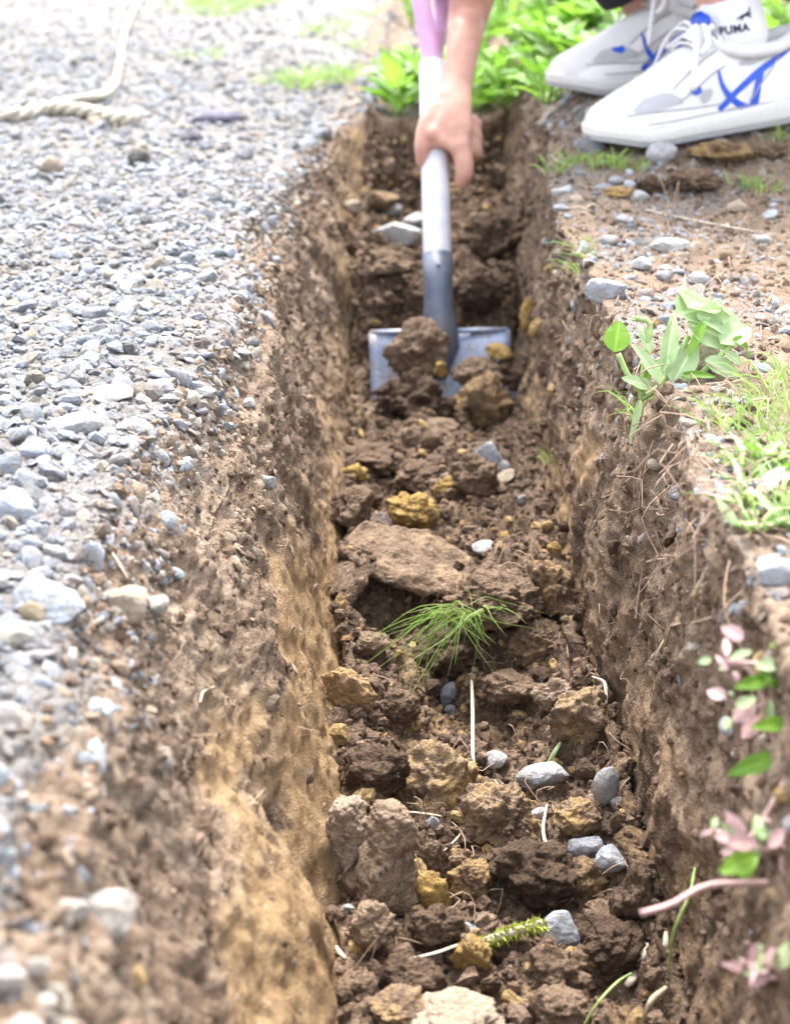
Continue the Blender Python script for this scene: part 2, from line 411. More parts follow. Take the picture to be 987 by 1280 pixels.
# spade marks raked down the walls
rk = perlin(np.stack([(Y * .9 + Z * .55) * 42, Z * 5, X * 0 + 2.], -1)) + .6 * perlin(np.stack([(Y * .9 + Z * .55) * 110, Z * 8, X * 0 + 8.], -1))
d = d + (.0030 * rk) * (wl * ss(.3, .6, T) * (1 - .8 * np.clip(clay, 0, 1)) + wr * .9) * bl
fac = np.abs(perlin(np.stack([(Y + .4 * Z) * 11, Z * 3, X * 0 + 5.], -1)))
d = d + .006 * (fac - .25) * (wl + wr) * bl
c1 = crumbs(B * 70); c2 = crumbs(B * 160 + 3.3); c3 = crumbs(B * 34 + 9.1)
rough = fm * 1.15 + (wl * (1.0 * ss(.9, .35, T) + .25) + wr * (.95 * ss(1., .4, T) + .45)) * (1 - .82 * smoothc) + (1 - np.clip(deep * inT, 0, 1)) * .45
wallk = np.clip(wl + wr, 0, 1)
turb = fbm(B * 55 + 7, 5, .62)
d = d + near * rough * (.0085 * (c1 - .45) * (1 - .86 * wallk) + .0044 * (c2 - .4) * (1 - .62 * wallk)) + near * (fm * .014 + wallk * .0025 * (1 - smoothc)) * (c3 - .35) + near * turb * (.0024 * wallk * (1 - .82 * smoothc) + .003 * fm + .002)
d = d + near * .0022 * fbm(B * 120, 2) * (1 - .6 * smoothc)
fh = np.clip(perlin(np.stack([X * 22, Y * 20, X * 0 + 6.], -1)) - .28, 0, None)
d = d - .06 * fh * fm * ss(.02, .15, T) * ss(.98, .85, T) * ss(2.2, 2.0, Y)
d = d - .04 * fm * np.exp(-((X + .045) / .055) ** 2 - ((Y - 1.40) / .04) ** 2)
# holes knocked into the walls
streak = fbm(np.stack([(Y * .9 + Z * .35) * 30, Z * 1.3, X * 0 + 1.], -1), 4, .6) * (wl + wr)
hole = .45 * np.clip(perlin(np.stack([X * 20, Y * 17, Z * 20 + 1], -1)) - .42, 0, None)
d = d - .03 * hole * (wl * .8 + wr) * bl * (1 - .6 * smoothc)
Nrm = np.where(((SG == 0) | (SG == 4))[..., None], np.array((0, 0, 1.)), N0)
A = B + Nrm * d[..., None]
# the far end: a ragged hollow under the weeds
nr, nc = X.shape
idx = np.arange(nr * nc).reshape(nr, nc)
FACES = np.stack([idx[:-1, :-1], idx[:-1, 1:], idx[1:, 1:], idx[1:, :-1]], -1).reshape(-1, 4)
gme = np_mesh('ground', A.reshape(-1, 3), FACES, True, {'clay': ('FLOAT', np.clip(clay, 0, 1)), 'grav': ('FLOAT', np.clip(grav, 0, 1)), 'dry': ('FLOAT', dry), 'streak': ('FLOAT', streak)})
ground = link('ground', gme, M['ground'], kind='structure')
NA = normals(A)
_r = np.unique(np.r_[0:nr:2, nr - 1]); _c = np.unique(np.r_[0:nc:2, nc - 1]); As = A[_r][:, _c]
_i = np.arange(As.shape[0] * As.shape[1]).reshape(As.shape[:2])
_f = np.stack([_i[:-1, :-1], _i[:-1, 1:], _i[1:, 1:], _i[1:, :-1]], -1).reshape(-1, 4)
BVH = BVHTree.FromPolygons(As.reshape(-1, 3).tolist(), _f.tolist())
def hit(px, py):
    loc, nor, i, dist = BVH.ray_cast(Vector((0, 0, CAM_Z)), ray(px, py))
    if loc is None: return at_depth(px, py, 3), Vector((0, 0, 1)), 3.
    if nor.dot(ray(px, py)) > 0: nor = -nor
    return loc, nor, (loc - Vector((0, 0, CAM_Z))).dot(FWD)
def drop(x, y):
    loc, nor, i, dist = BVH.ray_cast(Vector((x, y, 1.0)), Vector((0, 0, -1))); return loc if loc else Vector((x, y, 0))

# ------------------------------------------------------------------ loose stuff strewn over it
area = np.linalg.norm(np.cross(np.gradient(A, axis=1), np.gradient(A, axis=0)), axis=-1)
def pick(weight, n, rng):
    p = (weight * area).ravel(); p = p / p.sum(); k = rng.choice(p.size, n, p=p); r, c = np.unravel_index(k, X.shape)
    r = np.clip(r, 0, nr - 2); c = np.clip(c, 0, nc - 2); a, b = rng.random(n)[:, None], rng.random(n)[:, None]
    pos = A[r, c] * (1 - a) * (1 - b) + A[r + 1, c] * a * (1 - b) + A[r, c + 1] * (1 - a) * b + A[r + 1, c + 1] * a * b
    return pos, NA[r, c], r, c
def frames(nrm, rng, tilt=.35):
    n = nrm + rng.normal(size=nrm.shape) * tilt; n /= np.linalg.norm(n, axis=1)[:, None]
    a = rng.normal(size=nrm.shape); u_ = np.cross(n, a); u_ /= np.linalg.norm(u_, axis=1)[:, None]; v_ = np.cross(n, u_)
    return np.stack([u_, v_, n], -1)
def scatter(name, mat, shapes, pos, fr, scl, tint, sink=.25, smooth=False, big=0., small=None, **props):
    """many small solids joined into one object (stuff); solids under the size 'big' take the simpler shapes"""
    n = len(pos); CO, FA, TI, off = [], [], [], 0
    lists = shapes + (small or []); which = RNG.integers(0, len(shapes), n)
    if small: which = np.where(scl[:, 0] < big, len(shapes) + RNG.integers(0, len(small), n), which)
    for k, (v, f) in enumerate(lists):
        m = which == k; c = m.sum()
        if not c: continue
        loc = v[None] * scl[m][:, None]; w_ = np.einsum('nij,nvj->nvi', fr[m], loc) + (pos[m] + fr[m][:, :, 2] * (scl[m][:, 2:3] * (1 - 2 * sink)) * .8)[:, None]
        CO.append(w_.reshape(-1, 3)); FA.append((f[None] + (off + np.arange(c) * len(v))[:, None, None]).reshape(-1, 3)); TI.append(np.repeat(tint[m], len(v), 0)); off += c * len(v)
    ti = np.concatenate(TI); ti = np.concatenate([ti, np.ones((len(ti), 1))], 1)
    me = np_mesh(name, np.concatenate(CO), np.concatenate(FA), smooth, {'tint': ('FLOAT_COLOR', ti)})
    return link(name, me, mat, kind='stuff', **props)
S1 = [cut_stone(1, 100 + k, 10, .04, .15 * (k % 3)) for k in range(14)]
S0 = [cut_stone(0, 200 + k, 8, .04, .1) for k in range(8)]
S2 = [cut_stone(2, 300 + k, 12, .04, .12 * (k % 3)) for k in range(12)]
def chip(seed, amt=.35):
    g = np.random.default_rng(seed); v, f = ICO[0]; return v * (1 + g.uniform(-amt, amt * .6, len(v)))[:, None], f
J0 = [chip(900 + k) for k in range(16)]
def stone_tints(n, rng, warm=.12, dark=.06, lo=.14, hi=.32):
    v = rng.uniform(lo, hi, n)[:, None]; t = v * np.array((.92, 1.0, 1.13)) * (1 + rng.normal(size=(n, 3)) * .018)
    k = rng.random(n); w_ = k < warm; t[w_] = v[w_] * np.array((1.10, .98, .82)); dk = k > 1 - dark; t[dk] *= .38
    return np.clip(t, .03, .62)
def sizes(n, rng, med, sig, lo, hi): return np.clip(np.exp(rng.normal(math.log(med), sig, n)), lo, hi)
def shape3(r, rng): return np.stack([r * rng.uniform(.9, 1.35, len(r)), r * rng.uniform(.7, 1.05, len(r)), r * rng.uniform(.3, .65, len(r))], 1)
vis = (np.abs(X) < .36 * Y + .06) & (Y > .45)
rng = np.random.default_rng(5)
# gravel bed on the left bank, near part and far part
vis2 = vis + .3 * (~vis) * (np.abs(X) < .36 * Y + .55) * (Y > .1)
wn = (SG == 0) * vis2 * (Y < 2.3) * (X > -1.4)
pos, nr_, r_, c_ = pick(wn.astype(float), 18500, rng); n = len(pos); sz = sizes(n, rng, .0042, .45, .0020, .0115)
gt = stone_tints(n, rng); edge = np.clip(ss(-.25, -.20, pos[:, 0]) * .35 + .5 * fbm(pos * 14, 2), 0, .8)[:, None]; gt = gt * (1 - edge) + edge * np.array((.235, .19, .155)) * rng.uniform(.6, 1.3, n)[:, None]
scatter('gravel', M['gravel'], S1, pos, frames(nr_, rng, .4), shape3(sz, rng), gt, .3, big=.0110, small=J0, label='pale grey crushed gravel bed along the trench', category='gravel')
wf = ((SG == 0) | ((SG <= 3) & (Y > 2.78) & (X < .1))) * vis2 * (Y >= 2.3) * (Y < 6) * (1 - .78 * ss(2.9, 4.0, Y + .7 * X))
pos, nr_, r_, c_ = pick(wf, 11000, rng); n = len(pos); sz = sizes(n, rng, .0062, .42, .003, .017)
scatter('gravel', M['gravel'], S0, pos, frames(nr_, rng, .4), shape3(sz, rng), stone_tints(n, rng, .16, .03, .15, .26), .3, label='pale grey gravel thinning out towards the grassy ground', category='gravel')
# stones left in the upper slope and spilt over the lip
ws = (SG == 1) * vis * deep * np.clip(ss(.42, .0, T + .25 * nz) ** 1.5 * 1.4 + .012, 0, 1) * (.35 + .65 * ss(.7, 1.05, Y))
pos, nr_, r_, c_ = pick(ws, 5200, rng); n = len(pos); sz = sizes(n, rng, .0026, .48, .0012, .0085)
tt = stone_tints(n, rng, .5, .04, .18, .40); dirty = rng.random(n) < .62; tt[dirty] = tt[dirty] * np.array((.66, .53, .44)); low = T[r_, c_] > .3; tt[low] = np.array((.26, .195, .14)) * rng.uniform(.5, 1.3, low.sum())[:, None]
scatter('slope_grit', M['gravel'], S1, pos, frames(nr_, rng, .5), shape3(sz, rng), tt, .42, big=.0065, small=J0, label='small dusty stones caught in the brown slope below the gravel', category='grit')
# grit on the right bank
wr_ = (SG == 4) * vis2 * (Y < 3) * (.32 + ss(.0, .5, fbm(np.stack([X * 9, Y * 9, X * 0], -1), 3)) * 1.2 * ss(.42, .2, X)) + (SG == 3) * vis * deep * .18 * ss(.5, 0, T)
pos, nr_, r_, c_ = pick(wr_, 8500, rng); n = len(pos); sz = sizes(n, rng, .0032, .5, .0014, .010)
tt = stone_tints(n, rng, .35, .05, .18, .40); dirty = rng.random(n) < .35; tt[dirty] = tt[dirty] * np.array((.68, .54, .44))
scatter('grit', M['gravel'], S1, pos, frames(nr_, rng, .4), shape3(sz, rng), tt, .35, big=.0070, small=J0, label='scattered grit and small stones on the brown bank by the shoes', category='grit')
# crumbs of soil on the trench floor and walls
K1 = [clod_shape(1, 400 + k, .3, .9, 2.5) for k in range(14)]
def soil_tints(n, rng, yel=.10):
    v = (rng.random(n) ** 1.2)[:, None]; t = np.array((.072, .046, .031)) * (1 - v) + np.array((.200, .136, .096)) * v
    k = rng.random(n) < yel; t[k] = (np.array((.20, .125, .055)) * (1 - v) + np.array((.38, .27, .13)) * v)[k]; return t
def crumb_scale(sz, rng): n = len(sz); return np.stack([sz, sz * rng.uniform(.6, 1, n), sz * rng.uniform(.5, .95, n)], 1)
wc = (fm * 1.0 + (wl * .05 * ss(.8, 1., T) + wr * .12) * (1 - np.clip(clay, 0, 1))) * vis * (Y < 2.8)
pos, nr_, r_, c_ = pick(wc, 20000, rng); n = len(pos); sz = sizes(n, rng, .0025, .60, .0010, .011)
scatter('soil_crumbs', M['crumb'], K1, pos, frames(nr_, rng, .6), crumb_scale(sz, rng), soil_tints(n, rng), .3, False, .0060, J0, label='loose brown soil crumbs littering the trench floor', category='soil')
wb = ((SG == 4) * vis * (Y < 2.9) * .9 + (wl * .8 * ss(.9, .2, T) + wr * .4 * ss(.8, .1, T)) * (1 - .93 * ss(.3, .6, clay))) * vis
pos, nr_, r_, c_ = pick(wb, 11000, rng); n = len(pos); sz = sizes(n, rng, .0022, .5, .0010, .008)
tb = soil_tints(n, rng, .01) * 1.2
scatter('soil_crumbs', M['crumb'], K1, pos, frames(nr_, rng, .6), crumb_scale(sz, rng), tb, .35, False, .0090, J0, label='dry soil crumbs strewn over both trench banks', category='soil')
# ------------------------------------------------------------------ clods and stones one can pick out
clod_cache = {}
def clod_mesh(sub, seed, crumb=.16, ang=.6, freq=4.):
    k = (sub, seed, crumb, ang, freq)
    if k not in clod_cache:
        v, f = clod_shape(*k); me = np_mesh('soil_clod', v, f, True); me.materials.append(M['clod']); clod_cache[k] = me
    return clod_cache[k]
def clod(px, py, wp, hp, label, yel=.1, dry=.5, och=.3, seed=None, sub=4, ang=.75, crumb=.11, freq=6., depth_ratio=.9, rot=(0, 0, 0), name='soil_clod', lift=0., dz=0., zabs=None):
    seed = seed if seed is not None else int(px * 3 + py)
    if yel > .85: crumb *= .7; yel = .78
    ang = min(.95, ang + .25); freq = freq * (.8 + .5 * ((seed * 37) % 10) / 10); crumb *= .75 + .5 * ((seed * 53) % 10) / 10
    base, nrm, z = hit(px, py + .30 * hp); z = z + dz if zabs is None else zabs
    c = at_depth(px, py, z - .15 * wp * z / FPX); c.z += lift
    o = link(name, clod_mesh(sub, seed, crumb, ang, freq)); o.location = c
    s = z / FPX; o.scale = (wp * s * .54, wp * s * .54 * depth_ratio, hp * s * .56)
    o.rotation_euler = tuple(R(a) for a in rot); o.color = (yel, dry + .22 * (((seed * 71) % 11) / 5 - 1), och, 1)
    return tag(o, label, 'soil clod')
stone_cache = {}
def stone_mesh(seed, sub=3, planes=12, rough=.07, rnd=.0):
    k = (seed, sub, planes, rough, rnd)
    if k not in stone_cache:
        v, f = cut_stone(sub, seed, planes, rough, rnd); me = np_mesh('stone', v, f, rnd > .3); me.materials.append(M['stone']); stone_cache[k] = me
    return stone_cache[k]
GREY, BLUE, PALE, TAN, DARK, PLUM = (.27, .275, .29), (.285, .305, .34), (.38, .38, .385), (.33, .275, .21), (.07, .07, .09), (.11, .08, .08)
def stone(px, py, wp, hp, col, label, seed=None, rnd=.1, rot=(0, 0, 0), sub=3, planes=10, sink=.0, dep=.8):
    seed = seed if seed is not None else int(px * 5 + py)
    base, nrm, z = hit(px, py + .3 * hp); s = z / FPX
    o = link('stone', stone_mesh(seed, sub, planes, .05, rnd)); o.location = at_depth(px, py, z - .2 * hp * s); o.location.z -= sink * hp * s
    o.scale = (wp * s * .56, wp * s * .56 * dep, hp * s * .60); o.rotation_euler = tuple(R(a) for a in rot); o.color = (*col, 1)
    return tag(o, label, 'stone')

# round the spade blade
clod(524, 438, 68, 58, 'knobbly brown clod leaning on the steel spade blade, above the other clods', .15, .62, .2, ang=.75, seed=21, zabs=2.085)
clod(518, 506, 92, 78, 'big dark brown clod below the spade blade beside the blade\'s bare pale corner', .08, .45, .2, ang=.4, crumb=.2, seed=22, zabs=2.03)
clod(602, 508, 66, 70, 'mustard brown clod in front of the spade blade beside a blue grey stone', .62, .7, .3, ang=.5, seed=23, zabs=2.04)
clod(596, 468, 56, 38, 'brown crumbly clod heaped against the spade socket\'s foot', .15, .5, .2, ang=.4, seed=24, zabs=2.07)
clod(640, 462, 44, 40, 'dark brown clod at the spade blade\'s corner under a yellow lump', .12, .4, .3, seed=25, zabs=2.08)
clod(624, 441, 30, 22, 'small bright yellow clay lump on the spade blade\'s edge', .98, .7, .9, sub=3, seed=26, zabs=2.075)
clod(550, 463, 16, 18, 'tiny yellow clay lump between the big clods on the spade', .98, .7, .9, sub=3, seed=27, zabs=2.03)
clod(547, 556, 72, 52, 'smooth brown clod tumbling down in front of the spade heap', .1, .62, .2, ang=.3, crumb=.08, seed=28, zabs=1.95)
clod(476, 548, 50, 34, 'small brown clod at the foot of the gravel side wall below the spade', .08, .45, .2, seed=29, zabs=1.99)
clod(460, 572, 84, 36, 'long dark brown clod lying against the gravel side wall', .06, .35, .2, ang=.4, seed=30)
clod(572, 536, 50, 36, 'dark crumbly clod wedged beneath the mustard brown clod', .1, .4, .2, seed=41, zabs=2.02)
clod(640, 548, 46, 34, 'crumbly brown clod by the steep wall below the blue grey stone', .1, .55, .2, seed=42, zabs=1.98)
# middle of the floor
clod(441, 592, 30, 24, 'small ochre yellow clod touching the gravel side wall', .98, .7, 1., sub=3, seed=31)
clod(440, 640, 52, 52, 'angular dark clod leaning against the gravel side wall above the flat slab', .05, .45, .2, ang=.9, rot=(0, 35, 0), crumb=.09, seed=32)
clod(460, 622, 32, 30, 'smooth tan clay chip standing beside the ochre lump', .3, .75, .1, ang=.9, crumb=.05, sub=3, seed=33)
clod(513, 637, 56, 46, 'ochre and brown clod just above the flat tan slab', .75, .6, 1., ang=.5, seed=34)
clod(556, 610, 28, 24, 'small ochre clod in the crumbs between slab and spade', .9, .6, 1., sub=3, seed=35)
clod(590, 600, 56, 54, 'crumbly brown clod mid floor beside two blue grey pebbles', .12, .55, .2, ang=.4, seed=36)
clod(520, 596, 56, 36, 'loose brown clod above the ochre clod in the trench', .1, .5, .2, ang=.4, seed=43)
stone(487, 653, 44, 30, PLUM, 'dark plum coloured stone behind the flat tan slab', rnd=.1)
# slabs of cut clay
def slab(px, py, wp, hp_, th, z, rot, col, label, seed, pw=(.8, .8, .45), name='soil_clod', taper=0., rgh=1.):
    v, f = ICO[5]; s = z / FPX; sc_ = np.array((wp * s / 2, th / 2, hp_ * s / 2)); p = np.sign(v) * np.abs(v) ** np.array(pw)
    p[:, 0] *= 1 - taper * p[:, 2]
    q0 = p * sc_; r = .0045 * fbm(q0 * 40 + seed, 4) + rgh * (.0024 * (crumbs(q0 * 150 + seed) - .4) + .0014 * (crumbs(q0 * 340 + seed) - .4))
    nn_ = p / sc_; nn_ /= np.linalg.norm(nn_, axis=1)[:, None]; q = q0 + nn_ * r[:, None]; me = np_mesh(name, q, f, True); me.materials.append(M['clod'])
    o = link(name, me); o.location = at_depth(px, py, z); o.rotation_euler = tuple(R(k) for k in rot); o.color = (*col, 1); return tag(o, label, 'soil clod')
z = hit(520, 728)[2]
slab(512, 699, 166, 104, .013, z - .045, (-70, 15, -6), (.30, .74, .0), 'flat tan clay slab tilted over a dark gap on the floor', 3.3, (.85, .5, .85), rgh=.7)
slab(484, 1078, 62, 150, .034, 1.135, (-6, 10, 38), (.30, .85, .0), 'upright slab of brown clay with one smooth cut face', 7.1, (.6, .55, .65), taper=.16, rgh=1.)
slab(436, 1060, 50, 140, .036, 1.165, (0, -5, -15), (.10, 1.1, .0), 'rough tan slab standing against the yellow clay wall', 9.4, (.7, .7, .7), rgh=1.4)
clod(618, 752, 112, 62, 'soft brown sod clod full of rootlets carrying the uprooted grass', .05, .68, .1, ang=.3, crumb=.12, seed=51, sub=5)
clod(680, 735, 66, 66, 'yellow topped dark clod against the steep wall behind the sod', .45, .5, .6, ang=.5, seed=52)
clod(681, 806, 72, 62, 'tan angular clod beside the steep wall next to the uprooted grass', .38, .8, .15, ang=.85, crumb=.09, seed=53, sub=5)
clod(726, 886, 72, 70, 'tan clod with a yellow streak at the foot of the steep wall', .36, .75, .8, ang=.7, crumb=.1, seed=54, sub=4)
clod(560, 815, 80, 50, 'brown crumbly clod under the drooping grass blades', .1, .5, .2, ang=.4, seed=55)
clod(640, 860, 60, 44, 'brown clod below the tan angular clod on the floor', .15, .6, .3, ang=.5, seed=56)
clod(465, 806, 44, 30, 'brown clod under the flat slab\'s tip near the gravel side wall', .08, .5, .2, ang=.4, seed=57)
clod(434, 868, 62, 46, 'thin tan clay flake peeling off the gravel side wall', .72, .85, .1, ang=.9, crumb=.05, rot=(10, 30, 0), depth_ratio=.6, seed=58)
clod(690, 868, 40, 34, 'reddish brown clod between the two tan clods by the steep wall', .05, .7, .2, ang=.7, seed=59)
clod(500, 880, 52, 42, 'crumbly brown clod beside the tan clay flake', .2, .5, .3, ang=.3, seed=60)
# nearer floor
clod(552, 972, 92, 84, 'ochre yellow clod with a dark hollow under its arch', .56, .75, .7, ang=.6, crumb=.10, seed=61, sub=4)
clod(470, 968, 78, 62, 'dark brown crumbly clod beside the ochre arched clod', .08, .42, .2, ang=.4, seed=62)
clod(626, 1028, 92, 96, 'large tan clod with yellow flecks under bent straw', .42, .72, .5, ang=.55, crumb=.12, seed=63, sub=5)
clod(668, 1086, 104, 70, 'dark brown clod in the shade of the large tan clod', .06, .40, .2, ang=.4, crumb=.15, seed=64, sub=4)
clod(525, 1085, 56, 84, 'brown clod beside the upright slab with smooth face', .12, .55, .3, ang=.5, seed=67, zabs=1.2)
clod(542, 1115, 40, 50, 'orange ochre clod below the upright slab', .88, .5, 1., ang=.5, seed=68, sub=3)
clod(592, 1098, 54, 50, 'yellow brown clod in front of the large tan clod', .55, .6, .7, ang=.5, seed=69)
clod(720, 1020, 56, 44, 'ochre flecked clod beside the oval grey pebble', .5, .55, .7, ang=.4, seed=70)
clod(730, 1100, 60, 48, 'tan crumbly clod between two angular grey stones', .45, .6, .5, ang=.4, seed=71)
clod(465, 1160, 60, 60, 'tan brown clod at the bottom of the yellow clay wall', .35, .7, .2, ang=.5, seed=72)
clod(545, 1160, 60, 48, 'brown clod just above the mossy twig', .08, .55, .2, ang=.5, seed=73)
clod(590, 1196, 44, 60, 'yellow clay lump touching the mossy twig', .98, .78, .75, ang=.5, seed=74)
clod(515, 1222, 70, 66, 'smooth edged brown clod beside the pale stalk', .06, .55, .2, ang=.6, seed=75)
clod(690, 1215, 76, 56, 'dark clod below the bluish angular stone', .05, .45, .2, ang=.5, seed=76)
clod(760, 1180, 76, 60, 'dark brown clod at the foot of the shaded wall', .1, .45, .2, ang=.4, seed=77)
clod(640, 1180, 46, 50, 'brown clod between mossy twig and bluish stone', .15, .5, .3, seed=78)
clod(566, 1278, 110, 52, 'broad smooth pinkish tan clod lying below the yellow clay lump', .05, 1.0, .1, ang=.4, crumb=.04, seed=79)
clod(500, 1262, 60, 40, 'tan clod beside the broad smooth clod', .45, .75, .3, seed=80)
clod(700, 1262, 70, 44, 'brown clod by the wall beside the green grass blade', .06, .5, .2, seed=81)
clod(800, 1120, 56, 70, 'loose brown clod against the shaded wall', .1, .5, .2, ang=.4, seed=82)
# far part of the trench, behind the spade
clod(480, 330, 60, 34, 'brown clod behind the spade shaft near the slope', .08, .5, .2, seed=83)
clod(620, 300, 76, 60, 'dark brown heap of clod behind the spade shaft', .03, .38, .2, ang=.3, crumb=.2, seed=84)
clod(600, 360, 70, 50, 'dark clod behind the spade blade by the steep wall', .03, .35, .2, ang=.3, crumb=.2, seed=85)
clod(660, 395, 24, 34, 'ochre clay lump stuck to the steep wall by the blade', .9, .6, .8, sub=3, seed=86)
clod(478, 250, 40, 22, 'tan clay clod under the hollow at the trench end', .5, .6, .0, seed=87)

# pebbles in the trench
stone(640, 500, 22, 26, BLUE, 'blue grey stone beside the mustard brown clod by the wall', rot=(0, 20, 0))
stone(612, 570, 32, 28, BLUE, 'larger of two blue grey pebbles mid floor below the spade')
stone(624, 586, 22, 18, GREY, 'smaller of two blue grey pebbles mid floor below the spade')
stone(625, 600, 34, 12, TAN, 'long flat tan stone below the two blue grey pebbles', rot=(0, -35, 0))
stone(606, 685, 32, 17, PALE, 'white pebble right behind the flat tan slab', rnd=.5)
stone(652, 625, 11, 15, PALE, 'tiny white oval pebble near the steep wall', rnd=.6)
stone(560, 868, 20, 28, BLUE, 'bluish chip below the uprooted grass', rot=(0, 25, 0))
stone(563, 889, 14, 14, GREY, 'little grey chip touching the bluish chip below the grass')
stone(678, 967, 54, 26, GREY, 'long grey stone below the tan clod with yellow streak', rot=(0, -12, 0))
stone(757, 984, 34, 50, (.25, .25, .255), 'smooth oval grey pebble at the foot of the steep wall', rnd=.72, rot=(0, 8, 0))
stone(772, 1003, 22, 14, PALE, 'small pale chip under the oval grey pebble')
stone(733, 1057, 40, 26, (.22, .23, .26), 'dark grey split stone near the oval pebble', rot=(0, -10, 0))
stone(764, 1074, 34, 28, BLUE, 'angular blue grey stone with a flat bright face near the wall')
stone(702, 1165, 46, 42, BLUE, 'bluish angular stone beside the mossy twig', planes=8)
stone(583, 1160, 24, 16, BLUE, 'blue grey chip on the clod above the mossy twig')
stone(540, 1032, 16, 22, BLUE, 'blue chip beneath the ochre arched clod')
stone(434, 1136, 17, 14, PALE, 'white chip at the foot of the rough tan slab', rnd=.3)
stone(620, 950, 26, 18, PALE, 'pinkish white pebble above the large tan clod')
stone(674, 1020, 22, 22, (.5, .45, .42), 'pinkish round pebble on the large tan clod\'s shoulder', rnd=.5)
stone(495, 292, 52, 30, PALE, 'flat pale stone at the trench end behind the spade')
stone(520, 275, 26, 16, PALE, 'pale chip next to the flat stone behind the spade')
stone(440, 258, 22, 18, TAN, 'tan stone at the far end of the slope behind the spade')
stone(488, 262, 26, 14, PALE, 'whitish stone above the flat pale stone behind the spade')
stone(545, 384, 18, 22, (.42, .36, .32), 'tan stone touching the spade blade\'s shoulder')
# on the banks
stone(757, 362, 42, 28, BLUE, 'blue grey stone on the lip of the steep wall above the leafy plant', sub=3)
stone(740, 182, 34, 22, (.16, .16, .19), 'dark grey stone under the white shoe\'s toe', rnd=.4)
stone(826, 192, 38, 24, (.36, .36, .38), 'grey stone in front of the white shoe\'s sole', rnd=.4)
stone(838, 306, 40, 18, PALE, 'flat pale stone on the brown bank below the shoes', rnd=.3)
stone(965, 712, 52, 34, BLUE, 'wet looking blue stone on the weedy bank', planes=8)
stone(930, 762, 22, 22, GREY, 'round grey pebble on the weedy bank below the blue stone', rnd=.5)
stone(268, 146, 62, 17, (.10, .10, .15), 'long dark slate piece lying on the gravel near the rope')
stone(172, 200, 26, 24, (.09, .09, .09), 'black angular stone on the gravel below the rope')
stone(240, 173, 24, 15, (.12, .12, .16), 'dark stone between the slate piece and the black stone')
stone(235, 194, 17, 9, (.12, .12, .15), 'small dark stone below the slate piece')
stone(64, 208, 28, 26, (.30, .24, .19), 'brown stone lying on the gravel below the thick rope', rnd=.4)
stone(118, 158 - 5, 16, 12, (.36, .25, .18), 'brown pebble touching the thick rope')
stone(95, 526, 58, 35, PALE, 'large pale rock standing out of the gravel', planes=9, dep=1., sink=.22)
stone(140, 490, 58, 17, (.37, .37, .37), 'flat pale slab of rock above the large pale rock in the gravel', planes=9, sink=.22)
stone(60, 745, 80, 40, (.31, .335, .37), 'broad bluish grey flat rock on the lip of the gravel', planes=8, dep=1., sink=.22)
stone(16, 628, 47, 45, (.30, .33, .375), 'blunt bluish rock in the gravel above the broad flat rock', planes=9, sink=.22)
stone(158, 748, 58, 37, TAN, 'large tan rock where the gravel spills over the lip', planes=9, sink=.22)
stone(195, 755, 28, 24, (.36, .34, .32), 'pale stone beside the large tan rock on the lip', planes=9)
stone(40, 765, 26, 34, (.38, .31, .20), 'yellowish stone tucked under the broad flat rock', planes=9)
stone(18, 790, 49, 28, (.37, .345, .30), 'cream flat rock below the yellowish stone', planes=9, sink=.22)
stone(138, 1136, 65, 51, (.38, .345, .31), 'large whitish rock sticking out of the brown slope', planes=9, dep=1., sink=.22)
stone(95, 1205 - 65, 40, 30, (.36, .325, .29), 'whitish stone above the large rock in the brown slope')
stone(45, 1205, 31, 26, (.36, .325, .29), 'pale stone low on the slope near the large whitish rock', rnd=.3, sink=.22)
stone(60, 1250, 26, 20, (.36, .325, .29), 'pale stone below its twin low on the slope', rnd=.3, sink=.22)
stone(22, 1285, 54, 28, (.36, .325, .29), 'big pale stone at the bottom of the gravel slope', planes=9, sink=.22)
stone(12, 1225, 34, 40, (.36, .33, .30), 'dusty tan stone low on the slope beside pale stones')
stone(205, 950, 26, 28, (.36, .325, .29), 'light stone caught mid slope above the clay', rnd=.2)
stone(335, 602, 24, 16, PALE, 'white flat pebble in the upper slope', planes=9)
stone(312, 505, 18, 12, PALE, 'small white pebble near the lip of the slope')
stone(255, 490, 24, 14, PALE, 'white stone in the dusty grit near the lip')
for i, (px, py, w_) in enumerate([(780, 275, 22), (800, 245, 20), (720, 250, 18), (870, 350, 26), (800, 330, 24), (850, 320, 20), (760, 300, 24), (735, 330, 20), (900, 395, 22), (830, 345, 22), (700, 240, 18), (920, 260, 22), (770, 225, 18), (955, 300, 20), (820, 580, 20), (850, 620, 18)]):
    o = stone(px, py, w_, w_ * .6, [GREY, PALE, TAN][i % 3], 'loose pebble among the grit on the brown bank between shoes and weeds', rnd=.25, sub=2); o['group'] = 'pebbles on the brown bank'
clod(775, 240, 34, 14, 'ochre clay crumb pile on the bank below the shoe', .98, .75, .6, ang=.3, seed=90)
clod(898, 188, 70, 24, 'ochre brown sod under the white shoe\'s heel', .55, .6, .6, ang=.4, seed=91)
clod(868, 226, 64, 26, 'dark crumbly clod on the bank in front of the shoes', .03, .4, .2, ang=.4, crumb=.2, seed=92)
clod(815, 232, 40, 20, 'small dark clod beside the crumbly one in front of the shoes', .03, .4, .2, ang=.4, crumb=.2, seed=93)
clod(955, 188, 50, 20, 'brown clod beside the ochre sod under the heel', .1, .5, .3, ang=.4, seed=94)
clod(945, 770, 40, 30, 'brown clod below the blue stone on the weedy bank', .05, .6, .2, ang=.4, seed=95)

